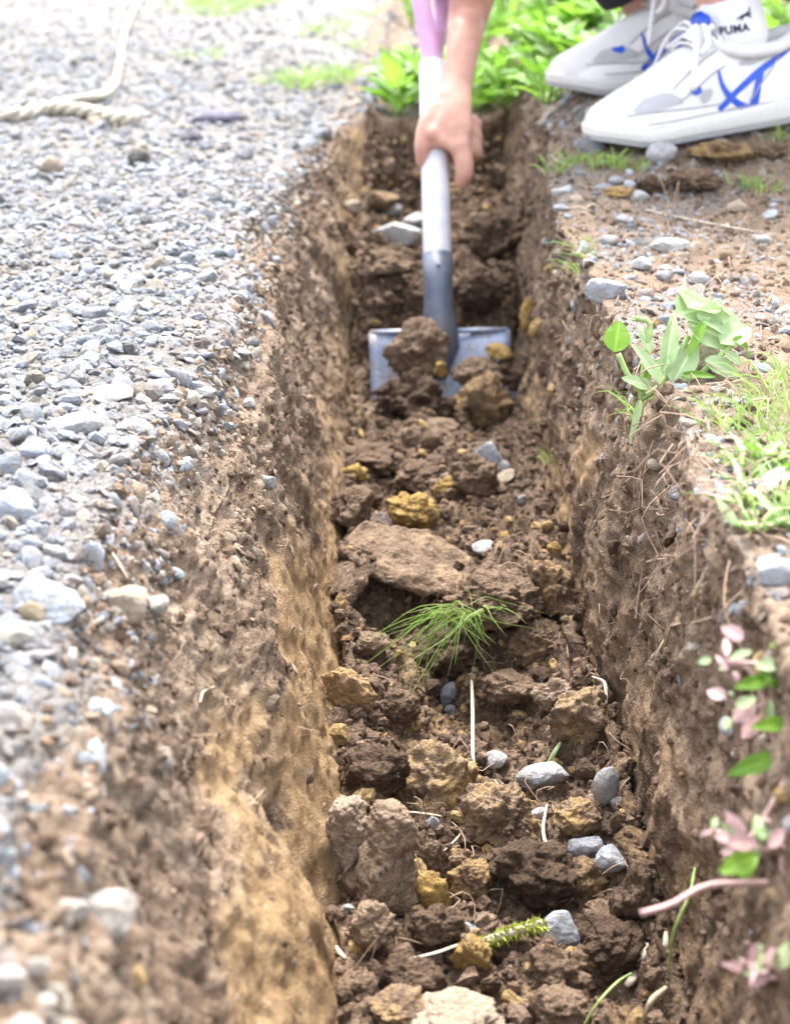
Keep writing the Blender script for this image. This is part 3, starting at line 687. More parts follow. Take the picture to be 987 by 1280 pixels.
# look-alike clods that fill the floor
fill = [clod_mesh(3, 500 + k, .13, .5 + .1 * (k % 5), 5.) for k in range(9)]
rng = np.random.default_rng(31)
wsel = fm * vis * (Y > .72) * (Y < 2.7)
pos, nr_, r_, c_ = pick(wsel, 210, rng)
for p, nn in zip(pos, nr_):
    r = float(np.clip(math.exp(rng.normal(math.log(.0068), .4)), .0045, .016))
    o = link('soil_clod', fill[int(rng.integers(0, 9))]); o.location = Vector(p) + Vector(nn) * r * .35
    o.scale = (r * rng.uniform(.9, 1.3), r * rng.uniform(.8, 1.1), r * rng.uniform(.6, .95)); o.rotation_euler = tuple(rng.uniform(0, 6.28, 3))
    k = rng.random(); o.color = (.8 if k < .14 else .12, rng.uniform(.2, .9), rng.uniform(.2, 1), 1)
    tag(o, 'small loose soil clod among the crumbs on the trench floor', 'soil clod', 'small clods on the trench floor')
# look-alike stones of the gravel bed
gm = [stone_mesh(700 + k, 2, 11, .05, .12 * (k % 3)) for k in range(12)]
wsel = (SG == 0) * vis * (Y > .55) * (Y < 2.0) * (X > -.62) / np.clip(Y, .5, 9) ** 1.5
pos, nr_, r_, c_ = pick(wsel, 170, rng); tints = stone_tints(170, rng, .1, .04, .17, .36)
for p, tc in zip(pos, tints):
    r = float(np.clip(math.exp(rng.normal(math.log(.0064), .3)), .0045, .012))
    o = link('gravel_stone', gm[int(rng.integers(0, 12))]); o.location = Vector(p) + Vector((0, 0, r * .35))
    o.scale = (r * rng.uniform(1, 1.35), r * rng.uniform(.8, 1.1), r * rng.uniform(.45, .8)); o.rotation_euler = (rng.uniform(-.4, .4), rng.uniform(-.4, .4), rng.uniform(0, 6.28))
    o.color = (*tc, 1); tag(o, 'loose broken stone lying on top of the pale gravel bed', 'stone', 'broken stones on the gravel bed')
pos, nr_, r_, c_ = pick(wl * vis * (Y > .6) * ss(.45, .05, T) * (.3 + .7 * ss(.7, 1., Y)), 70, rng); tints = stone_tints(70, rng, .4, .03, .24, .44)
for p, nn, tc in zip(pos, nr_, tints):
    r = float(np.clip(math.exp(rng.normal(math.log(.0052), .3)), .003, .009))
    o = link('slope_stone', gm[int(rng.integers(0, 12))]); o.location = Vector(p) + Vector(nn) * r * .25
    o.scale = (r * rng.uniform(1, 1.35), r * rng.uniform(.8, 1.1), r * rng.uniform(.5, .85)); o.rotation_euler = tuple(rng.uniform(0, 6.28, 3))
    o.color = (*tc, 1); tag(o, 'pale stone stuck in the brown slope under the gravel lip', 'stone', 'stones in the brown slope')
# ------------------------------------------------------------------ straw, grass, leaves, rope
def strip(px_pts, wpx, mat, name, label, cat, off=.008, seg=6, flat=.5, parent=None, taper=True, n=14, ends=None):
    z0 = hit(*px_pts[0])[2] if not ends else ends[0]; z1 = hit(*px_pts[-1])[2] if not ends else ends[1]
    m = len(px_pts); pts = []
    for i, (a, b) in enumerate(px_pts):
        t = i / (m - 1); pts.append(at_depth(a, b, z0 + (z1 - z0) * t - off * (.6 + .4 * math.sin(math.pi * t))))
    r = wpx * (z0 + z1) / 2 / FPX / 2 * (.72 if cat in ('straw', 'root') else 1)
    pts = [pts[0]] + [q + Vector((random.gauss(0, 1), random.gauss(0, 1), random.gauss(0, 1))) * (pts[-1] - pts[0]).length * .022 for q in pts[1:-1]] + [pts[-1]]
    P_ = spline(pts, n); rad = [(r * (1 if not taper else .45 + .55 * math.sin(math.pi * (.12 + .76 * i / (n - 1)))), r * flat) for i in range(n)]
    V, F = tube(P_, rad, seg); me = py_mesh(name, V, F); o = link(name, me, mat, parent)
    if label: tag(o, label, cat)
    return o
S_ = M['straw_white']; T_ = M['straw']
strip([(589, 842), (592, 890), (593, 950), (598, 1003)], 7, S_, 'straw', 'long pale straw standing upright in front of the uprooted grass', 'straw', .02)
strip([(508, 952), (496, 975), (482, 1003)], 4, S_, 'straw', 'short thin straw leaning on the dark crumbly clod', 'straw', .018)
strip([(470, 1012), (530, 1018), (586, 1027)], 5, T_, 'straw', 'straw lying across the top of the upright slab', 'straw', .022)
strip([(683, 1006), (684, 1045), (692, 1072), (712, 1092)], 7, S_, 'straw', 'kinked pale straw over the large tan clod', 'straw', .024)
strip([(618, 975), (640, 1002), (660, 1030)], 4, T_, 'straw', 'thin tan straw crossing the large tan clod\'s top', 'straw', .024)
strip([(585, 1030), (570, 1048), (555, 1063)], 4, T_, 'straw', 'short tan straw in the gap beside the large tan clod', 'straw', .012)
strip([(506, 1200), (545, 1190), (580, 1178)], 8, S_, 'straw', 'thick pale stalk leading to the mossy twig', 'straw', .02)
strip([(700, 928), (692, 940), (684, 955)], 6, M['pale_leaf'], 'straw', 'pale green leaf scrap beside the long grey stone', 'leaf scrap', .015)
strip([(755, 1150), (762, 1163), (768, 1175)], 7, S_, 'wood_chip', 'white wood chip on the dark clod by the shaded wall', 'wood chip', .015)
strip([(808, 1180), (803, 1195), (798, 1208)], 11, S_, 'wood_chip', 'broad cream wood chip near the bottom of the shaded wall', 'wood chip', .012)
strip([(832, 1165), (832, 1180), (833, 1195)], 8, S_, 'wood_chip', 'narrow cream wood chip on the shaded wall', 'wood chip', .012)
strip([(795, 1215), (788, 1224), (782, 1232)], 12, S_, 'wood_chip', 'short cream wood chip beside the broad one', 'wood chip', .012)
strip([(420, 1183), (425, 1190), (432, 1198)], 7, S_, 'wood_chip', 'tiny white chip on the yellow clay wall', 'wood chip', .006)
strip([(740, 846), (752, 850), (757, 866), (757, 880)], 7, S_, 'root_scrap', 'curled white root on the tan clod by the steep wall', 'root', .015)
strip([(916, 648), (895, 690), (880, 722), (866, 746)], 9, T_, 'stick', 'pale dry stick leaning down the steep wall', 'stick', .012, flat=.9)
strip([(806, 262), (850, 268), (900, 280), (945, 290)], 6, S_, 'straw', 'long bleached straw lying across the brown bank', 'straw', .006)
strip([(700, 262), (722, 258), (735, 262)], 5, T_, 'straw', 'short straw on the lip below the shoe\'s toe', 'straw', .006)
strip([(890, 470), (860, 500), (830, 520), (805, 540)], 7, T_, 'stick', 'thin stick running from the leafy plant down to the lip', 'stick', .006)
strip([(862, 540), (868, 548), (890, 555), (905, 560)], 6, S_, 'straw', 'curved white straw beside the grass tuft on the bank', 'straw', .006)
strip([(888, 772), (860, 780), (838, 792), (830, 810)], 6, T_, 'root_scrap', 'frayed brown root sticking out of the steep wall', 'root', .014)
strip([(832, 795), (822, 812), (818, 826)], 5, T_, 'root_scrap', 'short root end hanging below the frayed brown root', 'root', .012)
strip([(752, 590), (748, 600), (745, 610)], 6, S_, 'straw', 'white splinter stuck in the steep wall', 'straw', .006)
strip([(711, 770), (711, 795), (710, 822)], 4, T_, 'straw', 'thin straw upright between the tan clod and wall', 'straw', .008)
strip([(250, 878), (258, 866), (268, 858)], 5, T_, 'straw', 'short curled straw on the brown slope', 'straw', .006)
strip([(140, 690), (150, 705), (160, 724)], 5, S_, 'straw', 'thin white straw in the gravel above the tan rock', 'straw', .006)
strip([(510, 135), (506, 155), (492, 180)], 5, T_, 'root_scrap', 'root hanging in the hollow at the trench end', 'root', .01)
strip([(700, 165), (680, 178), (660, 190)], 7, T_, 'root_scrap', 'woody root poking out under the weeds', 'root', .01)
strip([(690, 195), (700, 203), (715, 208)], 5, S_, 'straw', 'white straw bit on the lip under the weeds', 'straw', .006)
strip([(200, 268), (240, 262), (275, 262)], 5, T_, 'straw', 'pale straw lying on the gravel bed', 'straw', .006)
# fine rootlets: nobody could count them
rng = np.random.default_rng(77)
V, F = [], []
def rootlets(px, py, sx, sy, n, ln, w):
    for _ in range(n):
        b, nn, z = hit(px + rng.normal() * sx, py + rng.normal() * sy)
        d = Vector(rng.normal(size=3)); d = (d - nn * d.dot(nn)).normalized(); l_ = ln * rng.uniform(.4, 1.3)
        pts = [b + nn * .004, b + nn * (.008 + .006 * rng.random()) + d * l_ * .3 + Vector(rng.normal(size=3)) * .004, b + nn * .01 + d * l_ * .7 + Vector(rng.normal(size=3)) * .006, b + nn * .003 + d * l_ + Vector((0, 0, -.008))]
        v, f = tube(spline(pts, 7), w, 3, False); o_ = len(V); V.extend(v); F.extend([tuple(i + o_ for i in q) for q in f])
rootlets(610, 745, 40, 22, 90, .03, .00045)
rootlets(760, 480, 40, 120, 18, .025, .0004); rootlets(820, 700, 50, 110, 16, .025, .0004); rootlets(640, 900, 90, 140, 50, .025, .0005); rootlets(560, 1100, 120, 100, 40, .03, .0005)
rootlets(300, 700, 80, 180, 14, .02, .0004)
rootlets(850, 330, 70, 70, 60, .04, .0006); rootlets(890, 600, 50, 60, 70, .05, .0006)
link('rootlets', py_mesh('rootlets', V, F), M['root'], kind='stuff', label='fine brown rootlets hanging from sod and trench walls', category='roots')

def blades_mesh(name, blades):
    """blades: list of (points, width); ribbons with a slight fold"""
    CO, FA, AL, TO = [], [], [], []
    for pts, wd in blades:
        n = 7; sp = spline(pts, n); tone = random.random(); o_ = len(CO)
        side = (sp[-1] - sp[0]).cross(Vector((random.uniform(-1, 1), random.uniform(-1, 1), .3)));  side = side.normalized() if side.length > 1e-6 else Vector((1, 0, 0))
        for i, p in enumerate(sp):
            t = i / (n - 1); h = wd * .5 * (1 - t ** 2.2) + wd * .03
            up = side.cross((sp[min(i + 1, n - 1)] - sp[max(0, i - 1)])).normalized() * h * .35
            CO += [p - side * h + up, p, p + side * h + up]; AL += [t] * 3; TO += [tone] * 3
        for i in range(n - 1):
            a = o_ + 3 * i; FA += [(a, a + 1, a + 4, a + 3), (a + 1, a + 2, a + 5, a + 4)]
    return np_mesh(name, np.array([tuple(c) for c in CO]), np.array(FA), True, {'along': ('FLOAT', np.array(AL)), 'tone': ('FLOAT', np.array(TO))})
def tuft(px, py, n, hgt, spread, wd, label, lean=(0, 0), name='grass_tuft', rad=.01, group=None):
    b, nn, z = hit(px, py); bl_ = []
    for _ in range(n):
        a = random.uniform(0, 6.283); k = random.random() ** .6; h = hgt * random.uniform(.45, 1.15)
        o_ = Vector((math.cos(a), math.sin(a), 0)); r0 = b + o_ * rad * random.random() - Vector((0, 0, .004))
        out = o_ * spread * k + Vector((lean[0], lean[1], 0)) * random.uniform(.3, 1)
        bl_.append(([r0, r0 + Vector((0, 0, h * .45)) + out * .2, r0 + Vector((0, 0, h * .85)) + out * .6, r0 + Vector((0, 0, h * random.uniform(.6, .95))) + out], wd * random.uniform(.6, 1.2)))
    o = link(name, blades_mesh(name, bl_), M['blade']); return tag(o, label, 'grass', group)
# the uprooted grass lying on its sod
zt = min(hit(585, 775)[2], hit(600, 790)[2]) - .045; bl_ = []
for i in range(78):
    tx, ty = random.choice([(478, 865), (492, 815), (500, 800), (520, 820), (545, 832), (565, 820), (600, 805), (485, 812), (520, 845), (540, 800), (590, 812), (615, 785), (455, 800), (470, 845), (505, 870), (640, 765), (620, 800)])
    tx += random.gauss(0, 24); ty += random.gauss(0, 20); s0 = at_depth(576 + random.gauss(0, 18), 765 + random.gauss(0, 6), zt)
    e = at_depth(tx, ty, zt - .012 - .02 * random.random()); k = random.uniform(.7, 1.3); e = s0.lerp(e, k); mid = s0.lerp(e, .5) + Vector((random.gauss(0, .007), -.005, random.uniform(.002, .016)))
    bl_.append(([s0, s0.lerp(mid, .5) + Vector((0, 0, .006)), mid, e], random.uniform(.0009, .0019)))
o = link('grass_tuft', blades_mesh('grass_tuft', bl_), M['blade']); tag(o, 'uprooted green grass tuft drooping over the sod in the trench', 'grass')
strip([(728, 1284), (750, 1255), (775, 1228), (788, 1217)], 6, M['stem'], 'grass_stalk', 'single green grass blade at the bottom of the trench', 'grass', .07)
strip([(835, 1220), (842, 1170), (855, 1120), (868, 1085)], 4, M['stem'], 'grass_stalk', 'pale green grass stem rising before the shaded wall', 'grass', .10)
strip([(800, 1284), (815, 1255), (832, 1235)], 9, M['straw'], 'grass_stalk', 'dry grass blade below the green stem', 'grass', .06)
# small mossy twig
P0 = hit(640, 1172); tw = thing('mossy_twig', 'short pale twig wrapped in bright yellow green moss', 'twig', P0[0])
z = P0[2]
pts = [at_depth(a, b, z - .03) - P0[0] for a, b in [(585, 1186), (620, 1172), (650, 1162), (678, 1154)]]
V, F = tube(spline(pts, 10), .0032, 8); link('wood', py_mesh('wood', V, F), S_, tw)
bl_ = []
for i in range(520):
    t = random.uniform(.12, .98); p = spline(pts, 50)[int(t * 49)]; d = Vector((random.gauss(0, 1), random.gauss(0, 1), random.gauss(.3, 1))).normalized()
    bl_.append(([p, p + d * .0025, p + d * .004 + Vector((.001, 0, 0)), p + d * .0065 * random.random() + d * .003 + Vector((.002, 0, -.001))], .0022))
link('moss', blades_mesh('moss', bl_), M['moss'], tw)

# leaves
def leaf_mesh(k, wide, curl, fold, wave):
    n, m = 12, 7; CO, VE, FA = [], [], []
    for i in range(n):
        t = i / (n - 1); wdt = wide * (math.sin(math.pi * min(1, t ** .8 * .97 + .015)) ** .8) + .012
        for j in range(m):
            s_ = j / (m - 1) * 2 - 1
            CO.append((t, s_ * wdt * .5, -curl * t * t + fold * abs(s_) * wdt + wave * .02 * math.sin(t * 14 + k + 3 * s_) * abs(s_))); VE.append(abs(s_))
    for i in range(n - 1):
        for j in range(m - 1): a = i * m + j; FA.append((a, a + 1, a + m + 1, a + m))
    return np_mesh('leaf', np.array(CO), np.array(FA), True, {'vein': ('FLOAT', np.array(VE))})
LEAF = {}
for mk in ('leaf', 'pale_leaf', 'pink_leaf'):
    LEAF[mk] = [leaf_mesh(k, [.42, .34, .5, .28, .6][k], [.25, .4, .15, .3, .2][k], [.15, .25, .1, .2, .12][k], 1) for k in range(5)]
    for me in LEAF[mk]: me.materials.append(M[mk])
def leaf(parent, base, tip, up, mk='leaf', k=None, wide=1.0, name='leaf'):
    x = (tip - base); ln = x.length; x = x.normalized(); y = Vector(up).cross(x)
    y = y.normalized() if y.length > 1e-4 else Vector((1, 0, 0)); zz = x.cross(y)
    o = link(name, LEAF[mk][k if k is not None else random.randrange(5)], None, parent)
    m = Matrix((x * ln, y * ln * wide, zz * ln)).transposed().to_4x4(); m.translation = base - parent.location
    o.matrix_basis = m; return o
def weed(x, y, n, ln, label, h=.05, mk='leaf', group=None, name='weed', spread=1.):
    b = drop(x, y); p = thing(name, label, 'weed', b, group); V, F = [], []
    for i in range(n):
        a = i * 2.399 + random.uniform(-.4, .4); el = random.uniform(.15, 1.15); hh = h * random.uniform(.1, 1.)
        d = Vector((math.cos(a) * math.cos(el) * spread, math.sin(a) * math.cos(el) * spread, math.sin(el))); st = b + Vector((0, 0, hh)) + Vector((math.cos(a), math.sin(a), 0)) * .012
        l_ = ln * random.uniform(.6, 1.2); leaf(p, st, st + d * l_, Vector((0, 0, 1)) + Vector((random.gauss(0, .3), random.gauss(0, .3), 0)), mk)
        v, f = tube([Vector((0, 0, -.01)), (st - b) * .6, st - b + d * l_ * .1], .0018, 5); o_ = len(V); V += v; F += [tuple(q + o_ for q in ff) for ff in f]
    link('stem', py_mesh('stem', V, F), M['stem'], p); return p
random.seed(4)
def weedy(x0, x1, y0, y1, n, label, group, ln=(.05, .085), h=.08, avoid=None):
    k = 0; tries = 0; got = []
    while k < n and tries < 2000:
        tries += 1; x, y = random.uniform(x0, x1), random.uniform(y0, y1)
        if avoid and avoid(x, y): continue
        if any((x - a) ** 2 + (y - b_) ** 2 < .0022 for a, b_ in got): continue
        got.append((x, y)); k += 1
        weed(x, y, random.randint(9, 13), random.uniform(*ln), label, h, group=group, mk='leaf' if random.random() < .8 else 'pale_leaf')
weedy(-.07, .22, 2.80, 3.1, 22, 'bright green broad leaved weed crowding the trench end', 'weeds at the trench end', (.05, .075), .05)
weedy(.10, .62, 2.52, 2.95, 22, 'broad leaved weed growing between the trench end and the shoes', 'weeds by the shoes', (.045, .07), .05, lambda x, y: (x > .16 and y < 2.62) or (x < .2 and y < 2.79))
weedy(-.05, 1.0, 3.1, 3.6, 30, 'taller broad leaved weed in the thicket behind the shoes', 'weed thicket behind the shoes', (.06, .09), .10)
weedy(-.1, 1.3, 3.6, 4.6, 24, 'broad leaved weed at the back of the thicket beyond the trench end', 'weeds at the back', (.07, .10), .12)
weedy(.62, .95, 2.55, 3.1, 14, 'broad leaved weed growing beyond the heel of the white shoe', 'weeds beyond the heel', (.05, .08), .07)
weedy(.165, .30, 2.46, 2.76, 9, 'broad leaved weed spilling over the lip between hand and shoes', 'weeds spilling over the lip', (.04, .06), .03)
# leafy plant on the right lip
b, nn, z = hit(850, 470); pl = thing('leafy_plant', 'wilting pale green leafy plant on the lip of the steep wall', 'plant', b)
def pleaf(p, a, e, mk, zz, k, wide, dz=0., up=None):
    A_ = at_depth(*a, zz); B_ = at_depth(*e, zz + dz); leaf(p, A_, B_, up or (-FWD + Vector((0, 0, .6))), mk, k, wide)
for a, e, mk, k, wd, dz in [((845, 395), (905, 372), 'pale_leaf', 4, 1.0, .03), ((858, 405), (925, 425), 'pale_leaf', 4, 1.1, .01), ((830, 470), (845, 385), 'pale_leaf', 1, .7, .0), ((880, 400), (862, 440), 'leaf', 3, .9, -.01), ((915, 425), (950, 437), 'leaf', 1, 1., .02), ((905, 440), (930, 455), 'pale_leaf', 2, .9, .0), ((820, 465), (838, 440), 'pale_leaf', 2, 1.0, 0.), ((850, 470), (890, 465), 'leaf', 3, .9, -.015), ((812, 440), (800, 400), 'pale_leaf', 0, .8, .01), ((790, 400), (820, 395), 'pale_leaf', 3, .8, .02), ((800, 490), (815, 455), 'leaf', 3, .6, 0.), ((870, 395), (945, 410), 'pale_leaf', 2, .9, .03), ((895, 380), (920, 385), 'pale_leaf', 1, 1., .03), ((840, 480), (870, 425), 'pale_leaf', 4, .9, .0), ((900, 430), (940, 400), 'pale_leaf', 4, .9, .02), ((815, 485), (780, 470), 'pale_leaf', 2, .8, -.01), ((825, 480), (800, 430), 'pale_leaf', 1, .8, -.01), ((880, 450), (930, 470), 'pale_leaf', 4, .8, .0), ((860, 385), (890, 365), 'pale_leaf', 4, 1.2, .04), ((800, 500), (790, 540), 'pale_leaf', 1, .5, -.02)]:
    pleaf(pl, a, e, mk, z - .02, k, wd, dz)
pleaf(pl, (768, 440), (774, 400), 'leaf', z - .03, 4, 1.35, .0)
V, F = [], []
for pts in [[(800, 500), (805, 450), (812, 405), (790, 398)], [(800, 500), (830, 475), (860, 420)], [(805, 495), (785, 470), (772, 442)], [(810, 500), (870, 470), (915, 430)]]:
    v, f = tube(spline([at_depth(*q, z - .015) - b for q in pts], 10), .0022, 6); o_ = len(V); V += v; F += [tuple(q + o_ for q in ff) for ff in f]
link('stem', py_mesh('stem', V, F), M['stem'], pl)
clod(874, 442, 44, 46, 'creamy chunk of rotten wood held by the wilting leafy plant', .0, 1.0, .0, ang=.8, crumb=.08, name='wood_chunk', seed=96)['category'] = 'wood chunk'
bpy.data.objects['wood_chunk'].data = bpy.data.objects['wood_chunk'].data.copy(); bpy.data.objects['wood_chunk'].data.materials[0] = M['bark']
# grass on the banks
tuft(800, 520, 26, .03, .03, .0016, 'thin grass tuft hanging over the lip below the leafy plant', (-.01, -.02))
tuft(690, 575, 16, .02, .02, .0016, 'small green sprig growing from the steep wall', (-.012, -.01))
for i, (px, py) in enumerate([(905, 530), (940, 520), (975, 515), (925, 550), (960, 545), (985, 560), (940, 590), (975, 600), (985, 640), (950, 640), (990, 535), (965, 490), (985, 480)]):
    tuft(px, py, 17, .028, .035, .0015, 'low grass tuft in the weedy strip on the bank below the leafy plant', (-.01, 0), rad=.02, group='grass tufts on the weedy bank')
for px, py in [(720, 205), (745, 210), (770, 208), (700, 215), (790, 215)]:
    tuft(px, py, 28, .025, .025, .0022, 'short grass tuft on the lip below the white shoe\'s toe', rad=.02, group='grass below the shoe')
for px, py in [(950, 240), (970, 190), (985, 175), (930, 235)]:
    tuft(px, py, 22, .025, .025, .0022, 'short grass tuft on bare soil beside the heel of the white shoe', rad=.02, group='grass beside the heel')
for px, py in [(730, 310), (725, 340), (740, 320)]:
    tuft(px, py, 12, .02, .03, .0016, 'thin grass sprig among grit above the blue grey lip stone', (-.02, -.005), group='grass sprigs on the lip')
for px, py in [(360, 105), (375, 112), (395, 100), (412, 98), (430, 104), (445, 95)]:
    tuft(px, py, 40, .035, .05, .003, 'grass tuft at the edge of the gravel near the weeds', rad=.05, group='grass at the edge of the gravel')
for px, py in [(240, 8), (262, 20), (285, 12), (310, 6), (335, 2), (270, 4)]:
    tuft(px, py, 42, .035, .07, .004, 'grass tuft on bare ground beyond the rope', rad=.08, group='grass beyond the rope')
for px, py in [(255, 72), (405, 40), (420, 30), (385, 45), (440, 60), (455, 20)]:
    tuft(px, py, 24, .03, .05, .003, 'sparse grass tuft on the dusty ground short of the weeds', rad=.06, group='sparse grass on dusty ground')
# weedy right edge: low leaves in the grass and the blurred near plants
random.seed(9)
b, nn, z = hit(950, 610)
for i, (px, py, mk) in enumerate([(930, 600, 'pale_leaf'), (960, 580, 'leaf'), (975, 625, 'pale_leaf'), (945, 660, 'pale_leaf'), (985, 590, 'leaf'), (985, 660, 'pale_leaf'), (930, 630, 'pink_leaf')]):
    g = hit(px, py)[0]; weed(g.x, g.y, 9, .018, 'small leaved ground weed in the grass on the weedy bank', .012, mk, 'ground weeds on the weedy bank', 'ground_weed')
def near_plant(zz, root, leaves, stems, label, buds=()):
    b = at_depth(*root, zz); p = thing('trailing_plant', label, 'plant', b); V, F = [], []
    for pts, w_ in stems:
        v, f = tube(spline([at_depth(*q, zz) - b for q in pts], 12), w_, 6); o_ = len(V); V += v; F += [tuple(q + o_ for q in ff) for ff in f]
    link('stem', py_mesh('stem', V, F), M['stem_pink'], p)
    for cx, cy in buds:
        for _ in range(7):
            a0 = (cx + random.gauss(0, 11), cy + random.gauss(0, 11)); e0 = (a0[0] + random.gauss(0, 13), a0[1] + random.gauss(-3, 13)); pleaf(p, a0, e0, random.choice(['pink_leaf', 'pink_leaf', 'pale_leaf']), zz - .02 * random.random(), random.randrange(5), 1.1, random.gauss(0, .006))
    for a, e, mk, k, wd, dz in leaves: e = (a[0] + (e[0] - a[0]) * .86, a[1] + (e[1] - a[1]) * .86); pleaf(p, a, e, mk, zz - .012 * (1 + .8 * math.sin(a[0] * 7 + a[1])), k, wd * .85, dz + .012 * math.sin(a[1] * 3))
    return p
z1 = hit(950, 900)[2] - .06
near_plant(z1, (1010, 960), [((975, 945), (898, 970), 'leaf', 2, .85, -.01), ((985, 905), (940, 905), 'leaf', 0, 1.0, -.02), ((990, 865), (945, 835), 'leaf', 4, .9, .0), ((985, 830), (930, 830), 'pale_leaf', 2, .9, .0), ((960, 850), (915, 858), 'leaf', 2, .9, 0.), ((995, 930), (975, 880), 'leaf', 2, 1., 0.), ((960, 905), (965, 865), 'pale_leaf', 0, .9, 0.), ((945, 880), (905, 905), 'pink_leaf', 4, 1., 0.), ((950, 895), (920, 930), 'pink_leaf', 2, 1., 0.), ((965, 960), (985, 1000), 'pink_leaf', 0, 1., 0.), ((940, 815), (900, 820), 'pale_leaf', 3, 1.2, 0.), ((995, 820), (960, 800), 'leaf', 0, 1., 0.)],
           [([(1005, 1010), (985, 950), (960, 890), (935, 835), (905, 828)], .0016), ([(1005, 840), (960, 832), (905, 826)], .0014), ([(1000, 990), (970, 930), (950, 880)], .0013)], 'bright green trailing plant with pink buds above the shaded wall', [(915, 885), (985, 990), (905, 825)])
near_plant(z1 - .03, (1010, 1100), [((945, 1070), (895, 1090), 'leaf', 4, 1.1, 0.), ((940, 1075), (920, 1110), 'leaf', 0, 1., 0.), ((930, 1050), (885, 1040), 'pink_leaf', 4, 1., 0.), ((930, 1045), (905, 1010), 'pink_leaf', 2, 1., 0.), ((950, 1050), (945, 1010), 'pale_leaf', 2, 1., 0.), ((960, 1060), (985, 1030), 'pink_leaf', 2, 1., 0.), ((930, 1060), (890, 1065), 'pink_leaf', 0, 1., 0.), ((975, 1070), (995, 1110), 'pink_leaf', 2, 1., 0.), ((925, 1040), (900, 1030), 'pale_leaf', 4, 1., 0.)],
           [([(1010, 1100), (960, 1065), (920, 1050), (895, 1040)], .0015), ([(1005, 1106), (930, 1104), (880, 1108), (840, 1130), (800, 1142)], .0017), ([(990, 960), (950, 1030), (920, 1070)], .0016)], 'pinkish trailing plant with round buds hanging over the shaded wall', [(905, 1035), (960, 1040), (935, 1060)])
near_plant(z1 - .05, (1010, 1260), [((960, 1215), (925, 1195), 'pink_leaf', 4, 1., 0.), ((960, 1220), (930, 1235), 'pink_leaf', 2, 1., 0.), ((970, 1210), (985, 1180), 'pale_leaf', 4, 1., 0.), ((980, 1220), (965, 1190), 'pink_leaf', 4, 1., 0.), ((985, 1200), (1000, 1170), 'pink_leaf', 4, 1., 0.), ((950, 1215), (920, 1215), 'pale_leaf', 0, 1., 0.)],
           [([(1010, 1260), (975, 1225), (945, 1212), (925, 1200)], .0015)], 'small pink budded sprig low on the shaded wall', [(940, 1205), (975, 1200)])
# rope
def rope(pts, r, label, n=90, turns=30):
    sp = spline(pts, n); b = sp[0].copy(); p = thing('rope', label, 'rope', b)
    for k in range(3):
        hel = []
        m = n * 5; ss_ = spline(pts, m)
        for i in range(m):
            t = i / (m - 1); d = (ss_[min(i + 1, m - 1)] - ss_[max(i - 1, 0)]).normalized(); a = d.cross(Vector((0, 0, 1))).normalized(); c_ = a.cross(d)
            an = t * turns * 2 * math.pi + k * 2.094; hel.append(ss_[i] - b + (a * math.cos(an) + c_ * math.sin(an)) * r * .52)
        V, F = tube(hel, r * .55, 7); link('strand', py_mesh('strand', V, F), M['rope'], p)
def gp(px, py, up): return hit(px, py)[0] + Vector((0, 0, up))
rope([gp(-40, 142, .012), gp(10, 153, .012), gp(60, 146, .014), gp(110, 150, .014), gp(150, 158, .012), gp(172, 156, .012)], .0125, 'thick twisted cream rope end lying on the gravel', 60, 5)
rope([gp(68, 140, .014), gp(95, 133, .012), gp(125, 128, .012), gp(143, 112, .01), gp(150, 80, .01), gp(156, 45, .01), gp(168, 15, .01), gp(185, -15, .01)], .0075, 'thinner cream rope curving away across the dusty ground', 70, 26)
# ------------------------------------------------------------------ spade
M['shaft'] = plain('worn_white_shaft', (.56, .56, .60), .45, 60, .12, .15, .001)
M['mauve'] = plain('mauve_plastic', (.55, .33, .53), .45, 60, .12, .05)
def steel_mat(name, k=1., dirt=.85):
    t = NT(name); tc = t.n('ShaderNodeTexCoord').outputs['Object']
    n = t.noise(tc, 26, 5, .6); n2 = t.noise(tc, 160, 4, .7)
    col = t.ramp(n, [(.3, (.19 * k, .24 * k, .36 * k)), (.55, (.33 * k, .39 * k, .52 * k)), (.75, (.46 * k, .46 * k, .52 * k))])
    col = t.mix(t.mapr(t.math('ADD', t.math('MULTIPLY', n2, .6), t.math('MULTIPLY', n, .4)), .48, .62, 0, dirt), col, (.24, .175, .13))
    return t.fin(col, .42, t.bump(n2, .2, .001), .5, Metallic=.2)
M['steel'] = steel_mat('bare_steel', 1.0); M['steel_dark'] = steel_mat('blue_grey_painted_steel', .34, .15)
TILT = R(30); SPZ = 2.13
Bp = at_depth(549, 414, SPZ)
sp_ = thing('spade', 'short spade with white shaft and blue grey steel blade pushed into the trench', 'spade', Bp)
sp_.rotation_euler = (-TILT, R(-1.0), R(2))
SM = Euler(sp_.rotation_euler).to_matrix(); AX = SM @ Vector((0, 0, 1))
def shaft_t(py):           # distance up the shaft that shows at this height of the photograph
    lo, hi = 0., 1.2
    for _ in range(40):
        m = (lo + hi) / 2
        if project(Bp + AX * m)[1] > py: lo = m
        else: hi = m
    return lo
tS, tF = shaft_t(318), shaft_t(78)
